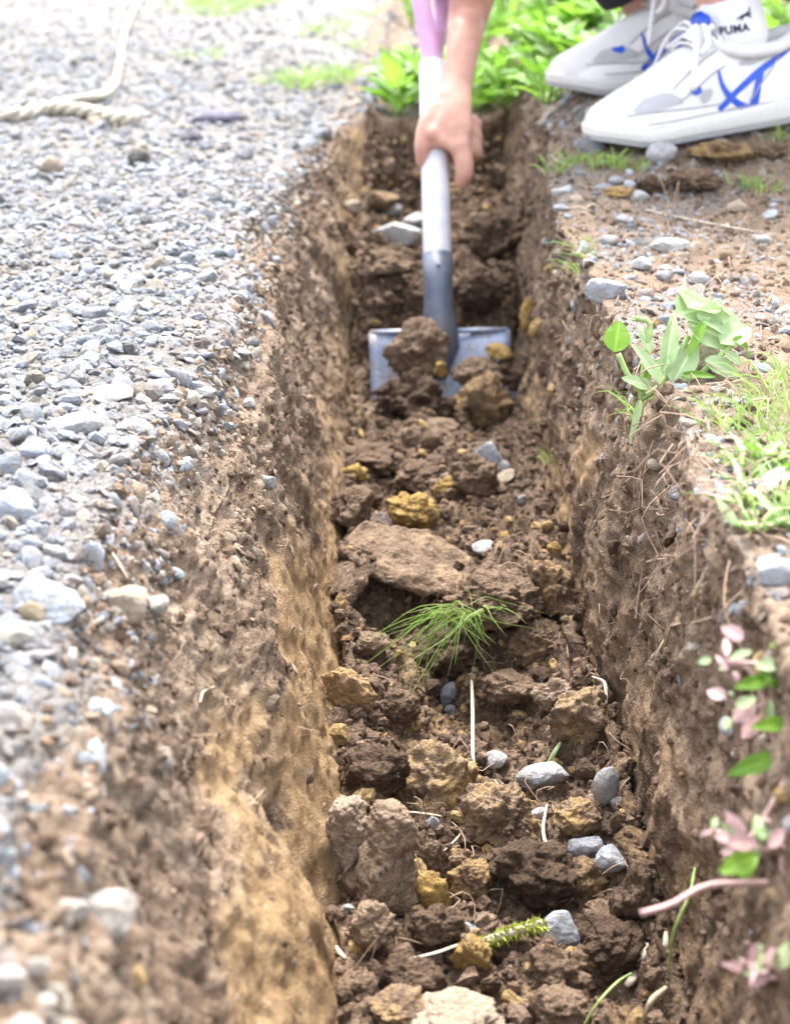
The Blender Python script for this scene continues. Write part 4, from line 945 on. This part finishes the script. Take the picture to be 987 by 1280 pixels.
# blade: dished sheet with folded treads, front face towards -Y
n, m = 15, 17; V, F = [], []
for side in (0, 1):
    for i in range(n):
        v_ = i / (n - 1); zz = -.285 * v_
        for j in range(m):
            u_ = j / (m - 1) * 2 - 1; hw = .094 * (1 - .05 * v_) * (1 if v_ < .75 else math.sqrt(max(.02, 1 - ((v_ - .75) / .27) ** 2 * .75)))
            yv = -.012 * (1 - u_ * u_) * (1 - .6 * v_) * -1 + .010 * math.sin(v_ * 2.2) - .002 * side * 1.0
            z2 = zz + (.004 * (1 - abs(u_)) if i == 0 else 0)
            V.append(Vector((u_ * hw, yv + side * .0026, z2)))
for side in (0, 1):
    o_ = side * n * m
    for i in range(n - 1):
        for j in range(m - 1):
            a = o_ + i * m + j; q = (a, a + 1, a + m + 1, a + m); F.append(q if side else q[::-1])
bd = [j for j in range(m)] + [i * m + m - 1 for i in range(1, n)] + [(n - 1) * m + j for j in range(m - 2, -1, -1)] + [i * m for i in range(n - 2, 0, -1)]
for a, b in zip(bd, bd[1:] + bd[:1]): F.append((a, b, b + n * m, a + n * m))
blade_o = link('blade', py_mesh('blade', V, F), M['steel'], sp_)
for sgn in (-1, 1):
    V, F = [], []
    V, F = tube([Vector((sgn * .020, .004, .001)), Vector((sgn * .055, .006, .002)), Vector((sgn * .0925, .004, .001))], [(.004, .0035)] * 3, 8)
    link('tread', py_mesh('tread', V, F), M['steel'], blade_o)
# socket: a tapering tube that splays into the blade
V, F = tube([Vector((0, .011, -.062)), Vector((0, .008, -.045)), Vector((0, .004, -.022)), Vector((0, 0, .004)), Vector((0, 0, .03)), Vector((0, 0, .07)), Vector((0, 0, tS))], [(.008, .004), (.016, .007), (.026, .011), (.0245, .0165), (.0200, .0190), (.0196, .0196), (.0204, .0204)], 20)
sk = link('socket', py_mesh('socket', V, F), M['steel_dark'], sp_)
V, F = tube([Vector((0, -.0205, tS - .02)), Vector((0, -.0225, tS - .02))], .003, 8); link('rivet', py_mesh('rivet', V, F), M['steel'], sk)
V, F = tube([Vector((0, 0, tS - .03)), Vector((0, 0, tS)), Vector((0, 0, tS + .15)), Vector((0, 0, tF))], [.0192, .0192, .0185, .0175], 20)
link('shaft', py_mesh('shaft', V, F), M['shaft'], sp_)
# grip: a fork that carries a crossbar
V, F = [], []
for sgn in (-1, 1):
    v, f = tube(spline([Vector((0, 0, tF - .004)), Vector((sgn * .012, 0, tF + .03)), Vector((sgn * .038, 0, tF + .08)), Vector((sgn * .046, 0, tF + .135))], 12), [.0165] + [.0135] * 5 + [.0125] * 6, 14); o_ = len(V); V += v; F += [tuple(q + o_ for q in ff) for ff in f]
grip = link('grip', py_mesh('grip', V, F), M['mauve'], sp_); grip.rotation_euler = (0, 0, R(66))
V, F = tube([Vector((x_, 0, tF + .130)) for x_ in (-.058, -.05, 0, .05, .058)], [.010, .0145, .0155, .0145, .010], 14); link('crossbar', py_mesh('crossbar', V, F), M['mauve'], grip)

# ------------------------------------------------------------------ person crouching on the right bank
def skin_mat():
    t = NT('skin'); co = t.n('ShaderNodeNewGeometry').outputs['Position']; n = t.noise(co, 60, 4, .6); n2 = t.noise(co, 700, 3, .6)
    return t.fin(t.ramp(n, [(.3, (.44, .225, .17)), (.7, (.54, .305, .24))]), .5, t.bump(n2, .15, .0008), .4, **{'Subsurface Weight': .12, 'Subsurface Radius': (.012, .005, .003), 'Subsurface Scale': .5})
M['skin'] = skin_mat()
M['black_cloth'] = plain('black_cloth', (.012, .012, .016), .85, 400, .3, .5)
M['white_cloth'] = plain('white_rib_knit', (.60, .60, .62), .9, 900, .06, .4, .0006)
M['white_shoe'] = plain('white_synthetic_leather', (.66, .66, .67), .42, 300, .04, .2, .0006)
M['mesh_white'] = plain('off_white_mesh', (.57, .57, .58), .8, 1500, .12, .6, .0008)
M['mesh_bright'] = plain('white_mesh', (.60, .60, .61), .8, 1500, .15, .6, .0008)
M['mesh_grey'] = plain('grey_mesh', (.38, .38, .40), .85, 1800, .3, .8, .0008); M['seam'] = plain('grey_seam', (.30, .30, .32), .9, 600, .2, .3)
M['sole_white'] = plain('white_foam_sole', (.56, .55, .54), .7, 250, .08, .3)
M['sole_grey'] = plain('grey_rubber', (.30, .30, .31), .8, 250, .15, .4)
M['blue'] = plain('blue_print', (.012, .07, .46), .45, 200, .1, .1)
M['ink'] = plain('navy_knit_lettering', (.02, .02, .05), .9, 400, .2, .2)
M['hair'] = plain('dark_hair', (.015, .012, .010), .6, 300, .4, .5)
M['shirt'] = plain('pale_shirt', (.55, .55, .58), .9, 300, .1, .3)

tH = shaft_t(180); Hc = Bp + AX * tH                # where the left hand holds the shaft
zH = project(Hc)[2]
def hp(px, py, dz=0.): return at_depth(px, py, zH + dz)
parts = []
def limb(pts, rad, seg=14, n=None, sub=None):
    if n: 
        pr = spline(pts, n); rr = [ (np.interp(i / (n - 1), np.linspace(0, 1, len(rad)), [r[0] if hasattr(r, '__len__') else r for r in rad]), np.interp(i / (n - 1), np.linspace(0, 1, len(rad)), [r[1] if hasattr(r, '__len__') else r for r in rad])) for i in range(n)]
    else: pr, rr = pts, rad
    v, f = tube(pr, rr, seg)
    # rounded ends
    parts.append((v, f))
def ball(c, r, sc_=(1, 1, 1)):
    v, f = ICO[3]; parts.append(([Vector(c) + Vector((q[0] * r * sc_[0], q[1] * r * sc_[1], q[2] * r * sc_[2])) for q in v], [tuple(int(i) for i in ff) for ff in f]))
FRONT = -.026
elbow = Vector((.105, 2.17, .41)); wrist = hp(571, 108, -.012)
fore = hp(590, 0, .02)
# left forearm, wrist, palm
limb([elbow, fore, hp(580, 50, .0), wrist, hp(567, 128, FRONT + .004)], [.040, (.030, .028), (.024, .022), (.0205, .018), (.026, .017)], n=18)
limb([hp(569, 112, -.014), hp(563, 135, FRONT), hp(560, 160, FRONT - .003), hp(561, 184, FRONT + .002)], [(.024, .015), (.030, .016), (.034, .015), (.029, .012)], n=10)
for c, r in [((543, 166), .0105), ((555, 176), .0105), ((567, 182), .0108), ((578, 180), .0108)]: ball(hp(*c, FRONT - .0085), r)
for a_, b_ in (((556, 136), (545, 164)), ((562, 134), (556, 172)), ((568, 134), (567, 178))): limb([hp(*a_, FRONT - .0105), hp((a_[0] + b_[0]) / 2, (a_[1] + b_[1]) / 2, FRONT - .0125), hp(*b_, FRONT - .0105)], [.005, .0055, .006], n=6)
# thumb down the shaft's left side
limb([hp(548, 134, FRONT + .004), hp(535, 155, FRONT + .002), hp(528, 180, FRONT + .004), hp(527, 201, FRONT + .016)], [.015, .0140, .0118, .0092], n=10); ball(hp(527, 201, FRONT + .016), .0092)
# index finger: down past the knuckle, bending round the shaft
limb([hp(572, 176, FRONT), hp(579, 198, FRONT - .003), hp(580, 216, FRONT + .002), hp(576, 228, FRONT + .014)], [.0145, .0135, .0125, .0105], n=10); ball(hp(576, 228, FRONT + .014), .0105)
# the other fingers close round the right side and behind the shaft
for (y0, r) in ((186, .0108), (168, .0108), (152, .0096)):
    limb([hp(578, y0 - 4, FRONT + .002), hp(593, y0 + 2, FRONT + .018), hp(590, y0 + 8, .020), hp(566, y0 + 10, .031), hp(545, y0 + 8, .026)], [r * 1.06, r * 1.06, r, r * .95, r * .85], n=12); ball(hp(545, y0 + 8, .026), r * .85)
# upper arm, trunk, head
shL, shR = Vector((.27, 2.15, .63)), Vector((.32, 2.49, .62)); pel = Vector((.68, 2.31, .38)); chest = Vector((.40, 2.32, .57)); neck = Vector((.27, 2.32, .655)); head = Vector((.165, 2.31, .72))
limb([shL, shL.lerp(elbow, .5) + Vector((.01, -.005, 0)), elbow], [.050, .044, .039], n=8); ball(shL, .052); ball(elbow, .039)
gp_ = Bp + AX * (tF + .130) + SM @ Vector((0, 0, 0)); elR = Vector((.27, 2.62, .42)); wrR = gp_ + (elR - gp_).normalized() * .085 + Vector((0, 0, .02))
limb([shR, shR.lerp(elR, .5), elR], [.050, .044, .038], n=8); ball(shR, .052); ball(elR, .038)
limb([elR, elR.lerp(wrR, .4), wrR, gp_ + SM @ Vector((0, .010, .022))], [.038, .035, (.022, .024), (.03, .018)], n=12)
for k in range(4):
    q = gp_ + SM @ Vector((-.030 + .02 * k, 0, 0)); e = [SM @ Vector((0, .006, .024)), SM @ Vector((0, -.022, .012)), SM @ Vector((0, -.022, -.012)), SM @ Vector((0, .004, -.023))]
    limb([q + d for d in e], [.0105, .0105, .0098, .009], n=8)
limb([gp_ + SM @ Vector((.02, .018, .018)), gp_ + SM @ Vector((.0, .026, -.006)), gp_ + SM @ Vector((-.025, .016, -.022))], [.013, .011, .009], n=8)
limb([pel + Vector((.05, 0, -.03)), pel, pel.lerp(chest, .45) + Vector((.02, 0, .04)), chest, chest.lerp(neck, .7)], [(.13, .09), (.155, .11), (.135, .095), (.16, .10), (.10, .075)], n=14, seg=20)
limb([shL, chest.lerp(neck, .6), shR], [.05, .075, .05], n=8)
limb([chest, neck, head + Vector((.02, 0, -.01))], [.06, .048, .05], n=8)
ball(head, .098, (1.0, .78, 1.08)); ball(head + Vector((-.055, 0, -.05)), .05, (1, .9, 1))
ball(head + Vector((-.098, 0, -.015)), .014, (1, .8, 1.3))                                      # nose
for s_ in (-1, 1): ball(head + Vector((.008, s_ * .078, -.005)), .026, (.75, .35, 1.1))           # ears
# legs
ankL, ankR = at_depth(910, 66, 2.135), at_depth(841, 58, 2.335)
kneeL, kneeR = Vector((.33, 2.15, .55)), Vector((.15, 2.37, .46))
hipL, hipR = pel + Vector((-.02, -.09, -.02)), pel + Vector((-.02, .09, -.02))
for a, k, h in ((ankL, kneeL, hipL), (ankR, kneeR, hipR)):
    limb([a, a.lerp(k, .3), a.lerp(k, .68) + Vector((.02, 0, 0)), k], [.034, .038, .054, .055], n=12); ball(k, .056)
    limb([k, k.lerp(h, .5), h], [.060, .075, .085], n=10); ball(h, .09)
V, F = [], []
for v, f in parts:
    o_ = len(V); V += v; F += [tuple(i + o_ for i in q) for q in f]
raw = bpy.data.objects.new('body_raw', py_mesh('body_raw', V, F)); C.objects.link(raw)
md = raw.modifiers.new('r', 'REMESH'); md.mode = 'VOXEL'; md.voxel_size = .0038
md2 = raw.modifiers.new('s', 'SMOOTH'); md2.factor = .5; md2.iterations = 4
md3 = raw.modifiers.new('d', 'DECIMATE'); md3.ratio = .3
bme = bpy.data.meshes.new_from_object(raw.evaluated_get(bpy.context.evaluated_depsgraph_get())); bme.name = 'body'
bpy.data.objects.remove(raw)
for p_ in bme.polygons: p_.use_smooth = True
person = thing('person', 'crouching person in black shorts, white socks and white trainers with bare forearm', 'person', (.40, 2.2, .08))
bme.transform(Matrix.Translation(-person.location)); bme.materials.clear()
body = link('body', bme, M['skin'], person)
PL = person.location
def part(name, V, F, mat, parent=person, smooth=True):
    off = PL
    return link(name, py_mesh(name, [Vector(v) - off for v in V], F, smooth), mat, parent)
def sleeve(name, pts, rad, mat, n=16, seg=24, wr=.004, parent=person):
    pr = spline(pts, n); rr = [(np.interp(i / (n - 1), np.linspace(0, 1, len(rad)), [r[0] if hasattr(r, '__len__') else r for r in rad]), np.interp(i / (n - 1), np.linspace(0, 1, len(rad)), [r[1] if hasattr(r, '__len__') else r for r in rad])) for i in range(n)]
    V, F = tube(pr, rr, seg, False); nn = fbm(np.array([tuple(v * 22) for v in V]), 3)
    cen = [pr[i // seg] for i in range(len(V))]; V = [v + (v - c).normalized() * float(k) * wr for v, c, k in zip(V, cen, nn)]
    # inner face so that the hem has thickness
    o_ = len(V); V2 = [c + (v - c) * (1 - .0025 / max((v - c).length, .01)) for v, c in zip(V, cen)]
    F2 = [tuple(i + o_ for i in q[::-1]) for q in F]; rim = []
    for e in (0, (n - 1) * seg):
        for k in range(seg): a, b = e + k, e + (k + 1) % seg; rim.append((a, b, b + o_, a + o_) if e else (b, a, a + o_, b + o_))
    return part(name, V + V2, F + F2 + rim, mat, parent)
# shorts: two legs and a seat; shirt: trunk and short sleeves
V, F = [], []
sh1 = sleeve('shorts_leg', [ankR.lerp(kneeR, .30) + Vector((-.005, 0, -.012)), ankR.lerp(kneeR, .62) + Vector((-.01, 0, -.01)), kneeR + Vector((0, 0, .012)), kneeR.lerp(hipR, .5), hipR], [(.062, .050), (.074, .066), (.078, .074), .095, .11], M['black_cloth'])
sh2 = sleeve('shorts_leg', [ankL.lerp(kneeL, .55), ankL.lerp(kneeL, .8), kneeL + Vector((-.01, 0, .015)), kneeL.lerp(hipL, .5), hipL], [.078, .080, .080, .095, .11], M['black_cloth'])
sleeve('shorts_seat', [pel + Vector((.13, 0, -.07)), pel + Vector((.08, 0, -.04)), pel, pel.lerp(chest, .35) + Vector((.01, 0, .03))], [(.06, .05), (.17, .12), (.19, .135), (.165, .12)], M['black_cloth'])
sleeve('shirt', [pel.lerp(chest, .15) + Vector((.01, 0, .02)), pel.lerp(chest, .45) + Vector((.02, 0, .04)), chest, chest.lerp(neck, .6), neck.lerp(chest, .2)], [(.17, .125), (.155, .115), (.18, .12), (.14, .095), (.065, .06)], M['shirt'])
for s0, e0 in ((shL, elbow), (shR, elR)): sleeve('shirt_sleeve', [chest.lerp(s0, .55) + Vector((0, 0, .02)), s0, s0.lerp(e0, .55)], [.075, .066, .060], M['shirt'])
v, f = ICO[4]; hv = [q for q in v]; keep = [i for i, q in enumerate(v) if not (q[0] < -.35 and q[2] < .45) and q[2] > -.55]
ks = set(keep); mp = {k: i for i, k in enumerate(keep)}; hn = fbm(v * np.array((5, 9, 3)), 3)
part('hair', [head + Vector((v[k][0] * .110 + .006, v[k][1] * .088, v[k][2] * .116 + .004)) * 1 + Vector(v[k]) * .006 * float(hn[k]) for k in keep], [tuple(mp[int(i)] for i in ff) for ff in f if all(int(i) in ks for i in ff)], M['hair'])
for s_ in (-1, 1):
    e = head + Vector((-.084, s_ * .030, .012)); v3, f3 = ICO[2]; part('eye', [e + Vector(q) * .0075 for q in v3], [tuple(int(i) for i in ff) for ff in f3], M['ink'])
mo = head + Vector((-.094, 0, -.062)); part('mouth', *tube([mo + Vector((.008, -.02, 0)), mo, mo + Vector((.008, .02, 0))], .004, 6), plain('lips', (.5, .22, .19), .5))

# ------------------------------------------------------------------ shoes and socks
SL = .288
def hw_(t): return np.interp(t, [0, .03, .10, .25, .42, .58, .72, .84, .93, .98, 1], [.014, .026, .033, .037, .039, .045, .051, .051, .044, .032, .014])
def top_(t): return np.interp(t, [0, .04, .12, .25, .36, .46, .58, .70, .82, .92, .98, 1], [.088, .102, .098, .094, .106, .110, .099, .080, .063, .052, .041, .024])
def upper_pt(t, a):
    """a 0..pi over the upper, from the right side over the top to the left side"""
    c, s = math.cos(a), math.sin(a); e = np.interp(t, [0, .3, .6, 1], [.55, .62, .75, .8])
    yy = float(hw_(t)) * math.copysign(abs(c) ** e, c); zz = .020 + (float(top_(t)) - .020) * abs(s) ** .72
    yy *= 1 - .16 * ss(.035, .10, zz) * ss(.65, .3, t)
    return Vector((t * SL, yy, zz))
def make_shoe(mat_w, seedv, side_vis):
    """local frame: x heel to toe, y to the left, z up"""
    P = {}
    n, m = 44, 30; V, F = [], []
    for i in range(n):
        t = .004 + .970 * (i / (n - 1))
        for j in range(m): V.append(upper_pt(t, math.pi * j / (m - 1)))
    nn = fbm(np.array([tuple(v * 45) for v in V]), 3); V = [v + Vector((0, math.copysign(1, v.y), .6)) * .0011 * float(k) for v, k in zip(V, nn)]
    for i in range(n - 1):
        for j in range(m - 1): a = i * m + j; F.append((a, a + 1, a + m + 1, a + m))
    F.append(tuple(range(m))[::-1]); F.append(tuple((n - 1) * m + j for j in range(m)))
    P['upper'] = (V, F, mat_w)
    def slab(z0f, z1f, grow, n=72):
        V, F = [], []; ring = []
        for i in range(n):
            a = 2 * math.pi * i / n; t = .5 - .5 * math.cos(a); s_ = 1 if a < math.pi else -1
            ring.append((t, s_ * (float(hw_(t)) + grow) * (abs(math.sin(a)) ** .15 if abs(math.sin(a)) > 1e-6 else 0)))
        for lev, (zf, g) in enumerate(((z0f, .94), (lambda t: z0f(t) + .2 * (z1f(t) - z0f(t)), 1.0), (lambda t: z0f(t) + .55 * (z1f(t) - z0f(t)), .975), (lambda t: z0f(t) + .85 * (z1f(t) - z0f(t)), 1.0), (z1f, .95))):
            for t, yv in ring: V.append(Vector((-.004 + t * (SL + .008), yv * g, float(zf(t)))))
        for L_ in range(4):
            for i in range(n): a, b = L_ * n + i, L_ * n + (i + 1) % n; F.append((a, b, b + n, a + n))
        F.append(tuple(range(n))[::-1]); F.append(tuple(4 * n + i for i in range(n))); return V, F
    spring = lambda t: .012 * float(ss(.78, 1.02, t)) + .003 * float(ss(.1, -.02, t))
    P['midsole'] = (*slab(lambda t: .005 + spring(t), lambda t: np.interp(t, [0, .35, .7, 1], [.036, .027, .023, .017]) + spring(t) * .9, .0045), M['sole_white'])
    P['outsole'] = (*slab(lambda t: .0 + spring(t), lambda t: .0055 + spring(t), .003), M['sole_grey'])
    # padded collar round the opening
    cp = []
    for i in range(33):
        a = 2 * math.pi * i / 32; cx = .080 + .066 * math.cos(a); cy = .0295 * math.sin(a); zc = .090 + .012 * ss(.3, 1, -math.cos(a)) + .012 * ss(.2, 1, math.cos(a)); cp.append(Vector((cx, cy, float(zc))))
    P['collar'] = (*tube(cp, .0085, 10, False), mat_w)
    # tongue
    V, F = [], []
    for i in range(9):
        t = i / 8; c_ = Vector((.160 - .022 * t, 0, .108 + .020 * t)); wd = .018 + .004 * t; nrm = Vector((.6, 0, .8))
        for j in range(7): s_ = j / 6 * 2 - 1; V.append(c_ + Vector((0, s_ * wd, 0)) + nrm * (.005 - .007 * s_ * s_))
        for j in range(7): s_ = j / 6 * 2 - 1; V.append(c_ + Vector((0, s_ * wd, 0)) + nrm * (-.002 - .006 * s_ * s_))
    for i in range(8):
        for j in range(6):
            a = i * 14 + j; F.append((a, a + 14, a + 15, a + 1)); F.append((a + 7, a + 8, a + 22, a + 21))
        F.append((i * 14, i * 14 + 7, i * 14 + 21, i * 14 + 14)); F.append((i * 14 + 6, i * 14 + 20, i * 14 + 27, i * 14 + 13))
    for j in range(6): a = 8 * 14 + j; F.append((a, a + 7, a + 8, a + 1))
    P['tongue'] = (V, F, M['white_shoe'])
    c_ = Vector((.136, 0, .128)); V, F = [], []
    for k in range(12): an = 2 * math.pi * k / 12; V.append(c_ + Vector((-.004 + .010 * math.sin(an) * -.5, .019 * math.cos(an), .010 * math.sin(an))) + Vector((.013, 0, .002)))
    for k in range(12): V.append(V[k] + Vector((-.006, 0, -.004)))
    F = [tuple(range(12))] + [tuple(range(23, 11, -1))] + [(k, k + 12, (k + 1) % 12 + 12, (k + 1) % 12) for k in range(12)]
    P['tongue_badge'] = (V, F, M['blue'])
    # laces
    VL, FL = [], []
    def lace(pts, r=.0032, n_=14):
        v, f = tube(spline(pts, n_), [(r, r * .55)] * n_, 8); o_ = len(VL); VL.extend(v); FL.extend([tuple(q + o_ for q in ff) for ff in f])
    up_ = Vector((.0015, 0, .005))
    for k in range(5):
        t0 = .565 - k * .042; t1 = t0 - .02; q = []
        for a in np.linspace(.95, math.pi - .95, 7): u_ = (a - .95) / (math.pi - 1.9); q.append(upper_pt((t0 + (t1 - t0) * u_) if k % 2 else (t1 + (t0 - t1) * u_), a) + up_)
        lace(q)
    kn = upper_pt(.49, math.pi / 2) + Vector((.004, 0, .008))
    for s_ in (-1, 1):
        lace([kn, kn + Vector((.004, s_ * .022, .012)), kn + Vector((.012, s_ * .046, -.006)), kn + Vector((.020, s_ * .040, -.018)), kn + Vector((.006, s_ * .018, -.002)), kn], .0034, 20)
        lace([kn, kn + Vector((.016, s_ * .028, .004)), kn + Vector((.030, s_ * .046, -.030)), kn + Vector((.034, s_ * .050, -.056))], .003, 14)
    P['laces'] = (VL, FL, M['white_shoe'])
    # overlays and printed stripes follow the upper's side
    uV, uF, _ = P['upper']; tree = BVHTree.FromPolygons([tuple(v) for v in uV], [q for q in uF if len(q) == 4])
    def band(path, widths, s_, lift=.0012, n_=22):
        pr = spline([Vector((a, 0, b)) for a, b in path], n_); V, F = [], []
        for i, p in enumerate(pr):
            d = (pr[min(i + 1, n_ - 1)] - pr[max(i - 1, 0)]).normalized(); nn_ = Vector((-d.z, 0, d.x)); w_ = float(np.interp(i / (n_ - 1), np.linspace(0, 1, len(widths)), widths)) / 2
            for e in (-1, -.33, .33, 1):
                q = p + nn_ * w_ * e; h = tree.ray_cast(Vector((q.x, s_ * .2, q.z)), Vector((0, -s_, 0)))
                V.append((h[0] if h[0] else Vector((q.x, s_ * .03, q.z))) + Vector((0, s_ * (lift if abs(e) < .5 else lift * .8), 0)))
        for i in range(n_ - 1):
            for j in range(3): a = i * 4 + j; F.append((a, a + 1, a + 5, a + 4))
        return V, F
    P['stripes'] = []; P['overlays'] = []
    for s_ in (-1, 1):
        for path, wd in [([(.030, .088), (.055, .078), (.085, .065), (.116, .048), (.142, .030)], [.003, .006, .008, .008, .008]),
                         ([(.138, .076), (.135, .058), (.126, .044), (.110, .031), (.096, .025)], [.003, .006, .008, .009, .010]),
                         ([(.080, .066), (.087, .048), (.094, .027)], [.008, .010, .012]),
                         ([(.165, .058), (.172, .056), (.180, .057)], [.007, .008, .004])]:
            P['stripes'].append((*band([(a_ + side_vis, b_) for a_, b_ in path], wd, s_), M['blue']))
        for path, wd in [([(.270, .026), (.250, .030), (.215, .031), (.17, .030), (.13, .030)], [.008, .018, .016, .014, .012]), ([(.004, .055), (.025, .056), (.055, .050), (.09, .036)], [.05, .056, .042, .016]), ([(.20, .054), (.175, .068), (.152, .080), (.130, .088)], [.012, .016, .016, .014]), ([(.13, .086), (.12, .066), (.115, .045), (.12, .030)], [.012, .014, .016, .016])]:
            P['overlays'].append((*band(path, wd, s_, .0007), M['white_shoe']))
    P['mesh_panels'] = []; P['seams'] = []
    for s_ in (-1, 1):
        for path, wd in [([(.252, .043), (.235, .048), (.212, .052), (.192, .049)], [.006, .016, .017, .006]), ([(.166, .045), (.158, .050), (.150, .054)], [.010, .014, .006]), ([(.108, .078), (.09, .080), (.07, .082)], [.004, .010, .004])]:
            P['mesh_panels'].append((*band(path, wd, s_, .0010), M['mesh_grey']))
        for path in [[(.262, .040), (.24, .041), (.215, .0405), (.18, .0385), (.14, .037)], [(.202, .062), (.18, .076), (.156, .089), (.136, .097)], [(.196, .047), (.172, .060), (.148, .072), (.126, .080)], [(.052, .080), (.066, .066), (.084, .050), (.098, .036)], [(.02, .031), (.06, .030), (.12, .029), (.18, .028), (.24, .028)]]:
            P['seams'].append((*band(path, [.0016, .0018, .0016], s_, .0017), M['seam']))
    return P
def place_shoe(toe_px, toe_z, heel_px, heel_z, shift, mat_w, tagline):
    toe = at_depth(*toe_px, toe_z); heel = at_depth(*heel_px, heel_z); x = (toe - heel).normalized()
    y = Vector((0, 0, 1)).cross(x).normalized(); zz = x.cross(y); Rm = Matrix((x, y, zz)).transposed()
    sc_ = (toe - heel).length / SL
    P = make_shoe(mat_w, 1, shift); W = lambda v: heel + Rm @ (Vector(v) * sc_)
    def mk(name, d, parent): return part(name, [W(v) for v in d[0]], d[1], d[2], parent)
    root = mk('shoe', P['upper'], person); root['label'] = tagline
    for k in ('midsole', 'outsole', 'collar', 'tongue', 'tongue_badge', 'laces'): mk(k, P[k], root)
    for d in P['stripes']: mk('stripe', d, root)
    for d in P['overlays']: mk('overlay', d, root)
    for d in P['mesh_panels']: mk('mesh_panel', d, root)
    for d in P['seams']: mk('seam', d, root)
    return W, sc_
WL, sL = place_shoe((739, 186), 2.075, (1004, 144), 2.16, 0, M['mesh_bright'], 'bright white trainer with crossed blue stripes')
WR, sR = place_shoe((691, 119), 2.27, (938, 100), 2.36, .045, M['mesh_white'], 'off white trainer with blue stripes standing behind')
def sock(W, ank, knee, r, topk, textpx):
    base = W((.090, 0, .070)); top = ank.lerp(knee, topk) ; n, seg = 26, 120; V, F = [], []
    pr = spline([base, W((.094, 0, .105)), top], n)
    for i, p in enumerate(pr):
        t = i / (n - 1); rr = float(np.interp(t, [0, .35, .7, 1], [r * .62, r * .86, r * .98, r * 1.02])); d = (pr[min(i + 1, n - 1)] - pr[max(0, i - 1)]).normalized()
        a = d.cross(Vector((0, 1, 0))).normalized(); b = d.cross(a)
        rr += .0015 * math.sin(t * 17) * (1 - t)
        for k in range(seg):
            an = 2 * math.pi * k / seg; q = rr + (.0008 * math.cos(an * 40)); V.append(p + a * math.cos(an) * q * 1.06 + b * math.sin(an) * q * .95)
    for i in range(n - 1):
        for k in range(seg): k2 = (k + 1) % seg; F.append((i * seg + k, i * seg + k2, (i + 1) * seg + k2, (i + 1) * seg + k))
    o_ = len(V)
    for i in (n - 1,):
        for k in range(seg): V.append(pr[-1] + (V[i * seg + k] - pr[-1]) * .93)
        for k in range(seg): k2 = (k + 1) % seg; F.append(((n - 1) * seg + k, (n - 1) * seg + k2, o_ + k2, o_ + k))
    so = part('sock', V, F, M['white_cloth']); tree = BVHTree.FromPolygons([tuple(v) for v in V], F)
    # knitted lettering and leaping cat emblem laid on the sock's outer side
    px0, py0, wpx, rot = textpx; zt_ = project(pr[n // 2])[2]; cr, sr = math.cos(R(rot)), math.sin(R(rot))
    cu = bpy.data.curves.new('lettering', 'FONT'); cu.body = 'PUMA'; cu.size = 1; cu.offset = .028; cu.space_character = 1.08; cu.resolution_u = 3
    to = bpy.data.objects.new('lettering', cu); C.objects.link(to)
    tm = bpy.data.meshes.new_from_object(to.evaluated_get(bpy.context.evaluated_depsgraph_get())); bpy.data.objects.remove(to)
    xs = [v.co.x for v in tm.vertices]; wid = max(xs) - min(xs); k_ = wpx / wid
    origin = at_depth(px0, py0, zt_ - .2); ex = (at_depth(px0 + 1, py0, zt_) - at_depth(px0, py0, zt_)); ey = (at_depth(px0, py0 - 1, zt_) - at_depth(px0, py0, zt_))
    ddir = ray(px0, py0)
    def lay(u, v):
        a_, b_ = u * cr - v * sr, u * sr + v * cr
        q = at_depth(px0, py0, zt_) + ex * a_ + ey * b_ - ddir * .2; h = tree.ray_cast(q, ddir, .4)
        return (h[0] if h[0] is not None else q + ddir * .2) - ddir * .0016
    Vt = [lay((v.co.x - min(xs)) * k_, v.co.y * k_ * 1.05) for v in tm.vertices]; part('lettering', Vt, [tuple(p.vertices) for p in tm.polygons], M['ink'], so, False)
    cat = [(0, 2), (6, 5), (12, 8.5), (18, 11), (24, 12.5), (29, 16), (33, 21), (35, 25), (36.2, 24.6), (35, 19.5), (33.4, 15), (34.6, 12.8), (37, 11.2), (36.4, 9.6), (33.4, 9.4), (31.4, 8.6), (33.5, 5.2), (36, 3.4), (35.4, 2.2), (32, 3.6), (28.8, 6.8), (25, 7.2), (21, 6), (18.5, 3.4), (15.6, .4), (12.5, -1.4), (12, -.2), (14.4, 1.8), (15.4, 4.4), (12, 4.8), (7, 3.4)]
    kc = wpx * .62 / 37
    part('emblem', [lay(wpx * .52 + a_ * kc, wpx * .36 + b_ * kc) for a_, b_ in cat], [tuple(range(len(cat)))], M['ink'], so, False)
    return so
sock(WL, ankL, kneeL, .0415, .135, (899, 44, 38, 9))
sock(WR, ankR, kneeR, .038, .12, (832, 34, 34, 4))
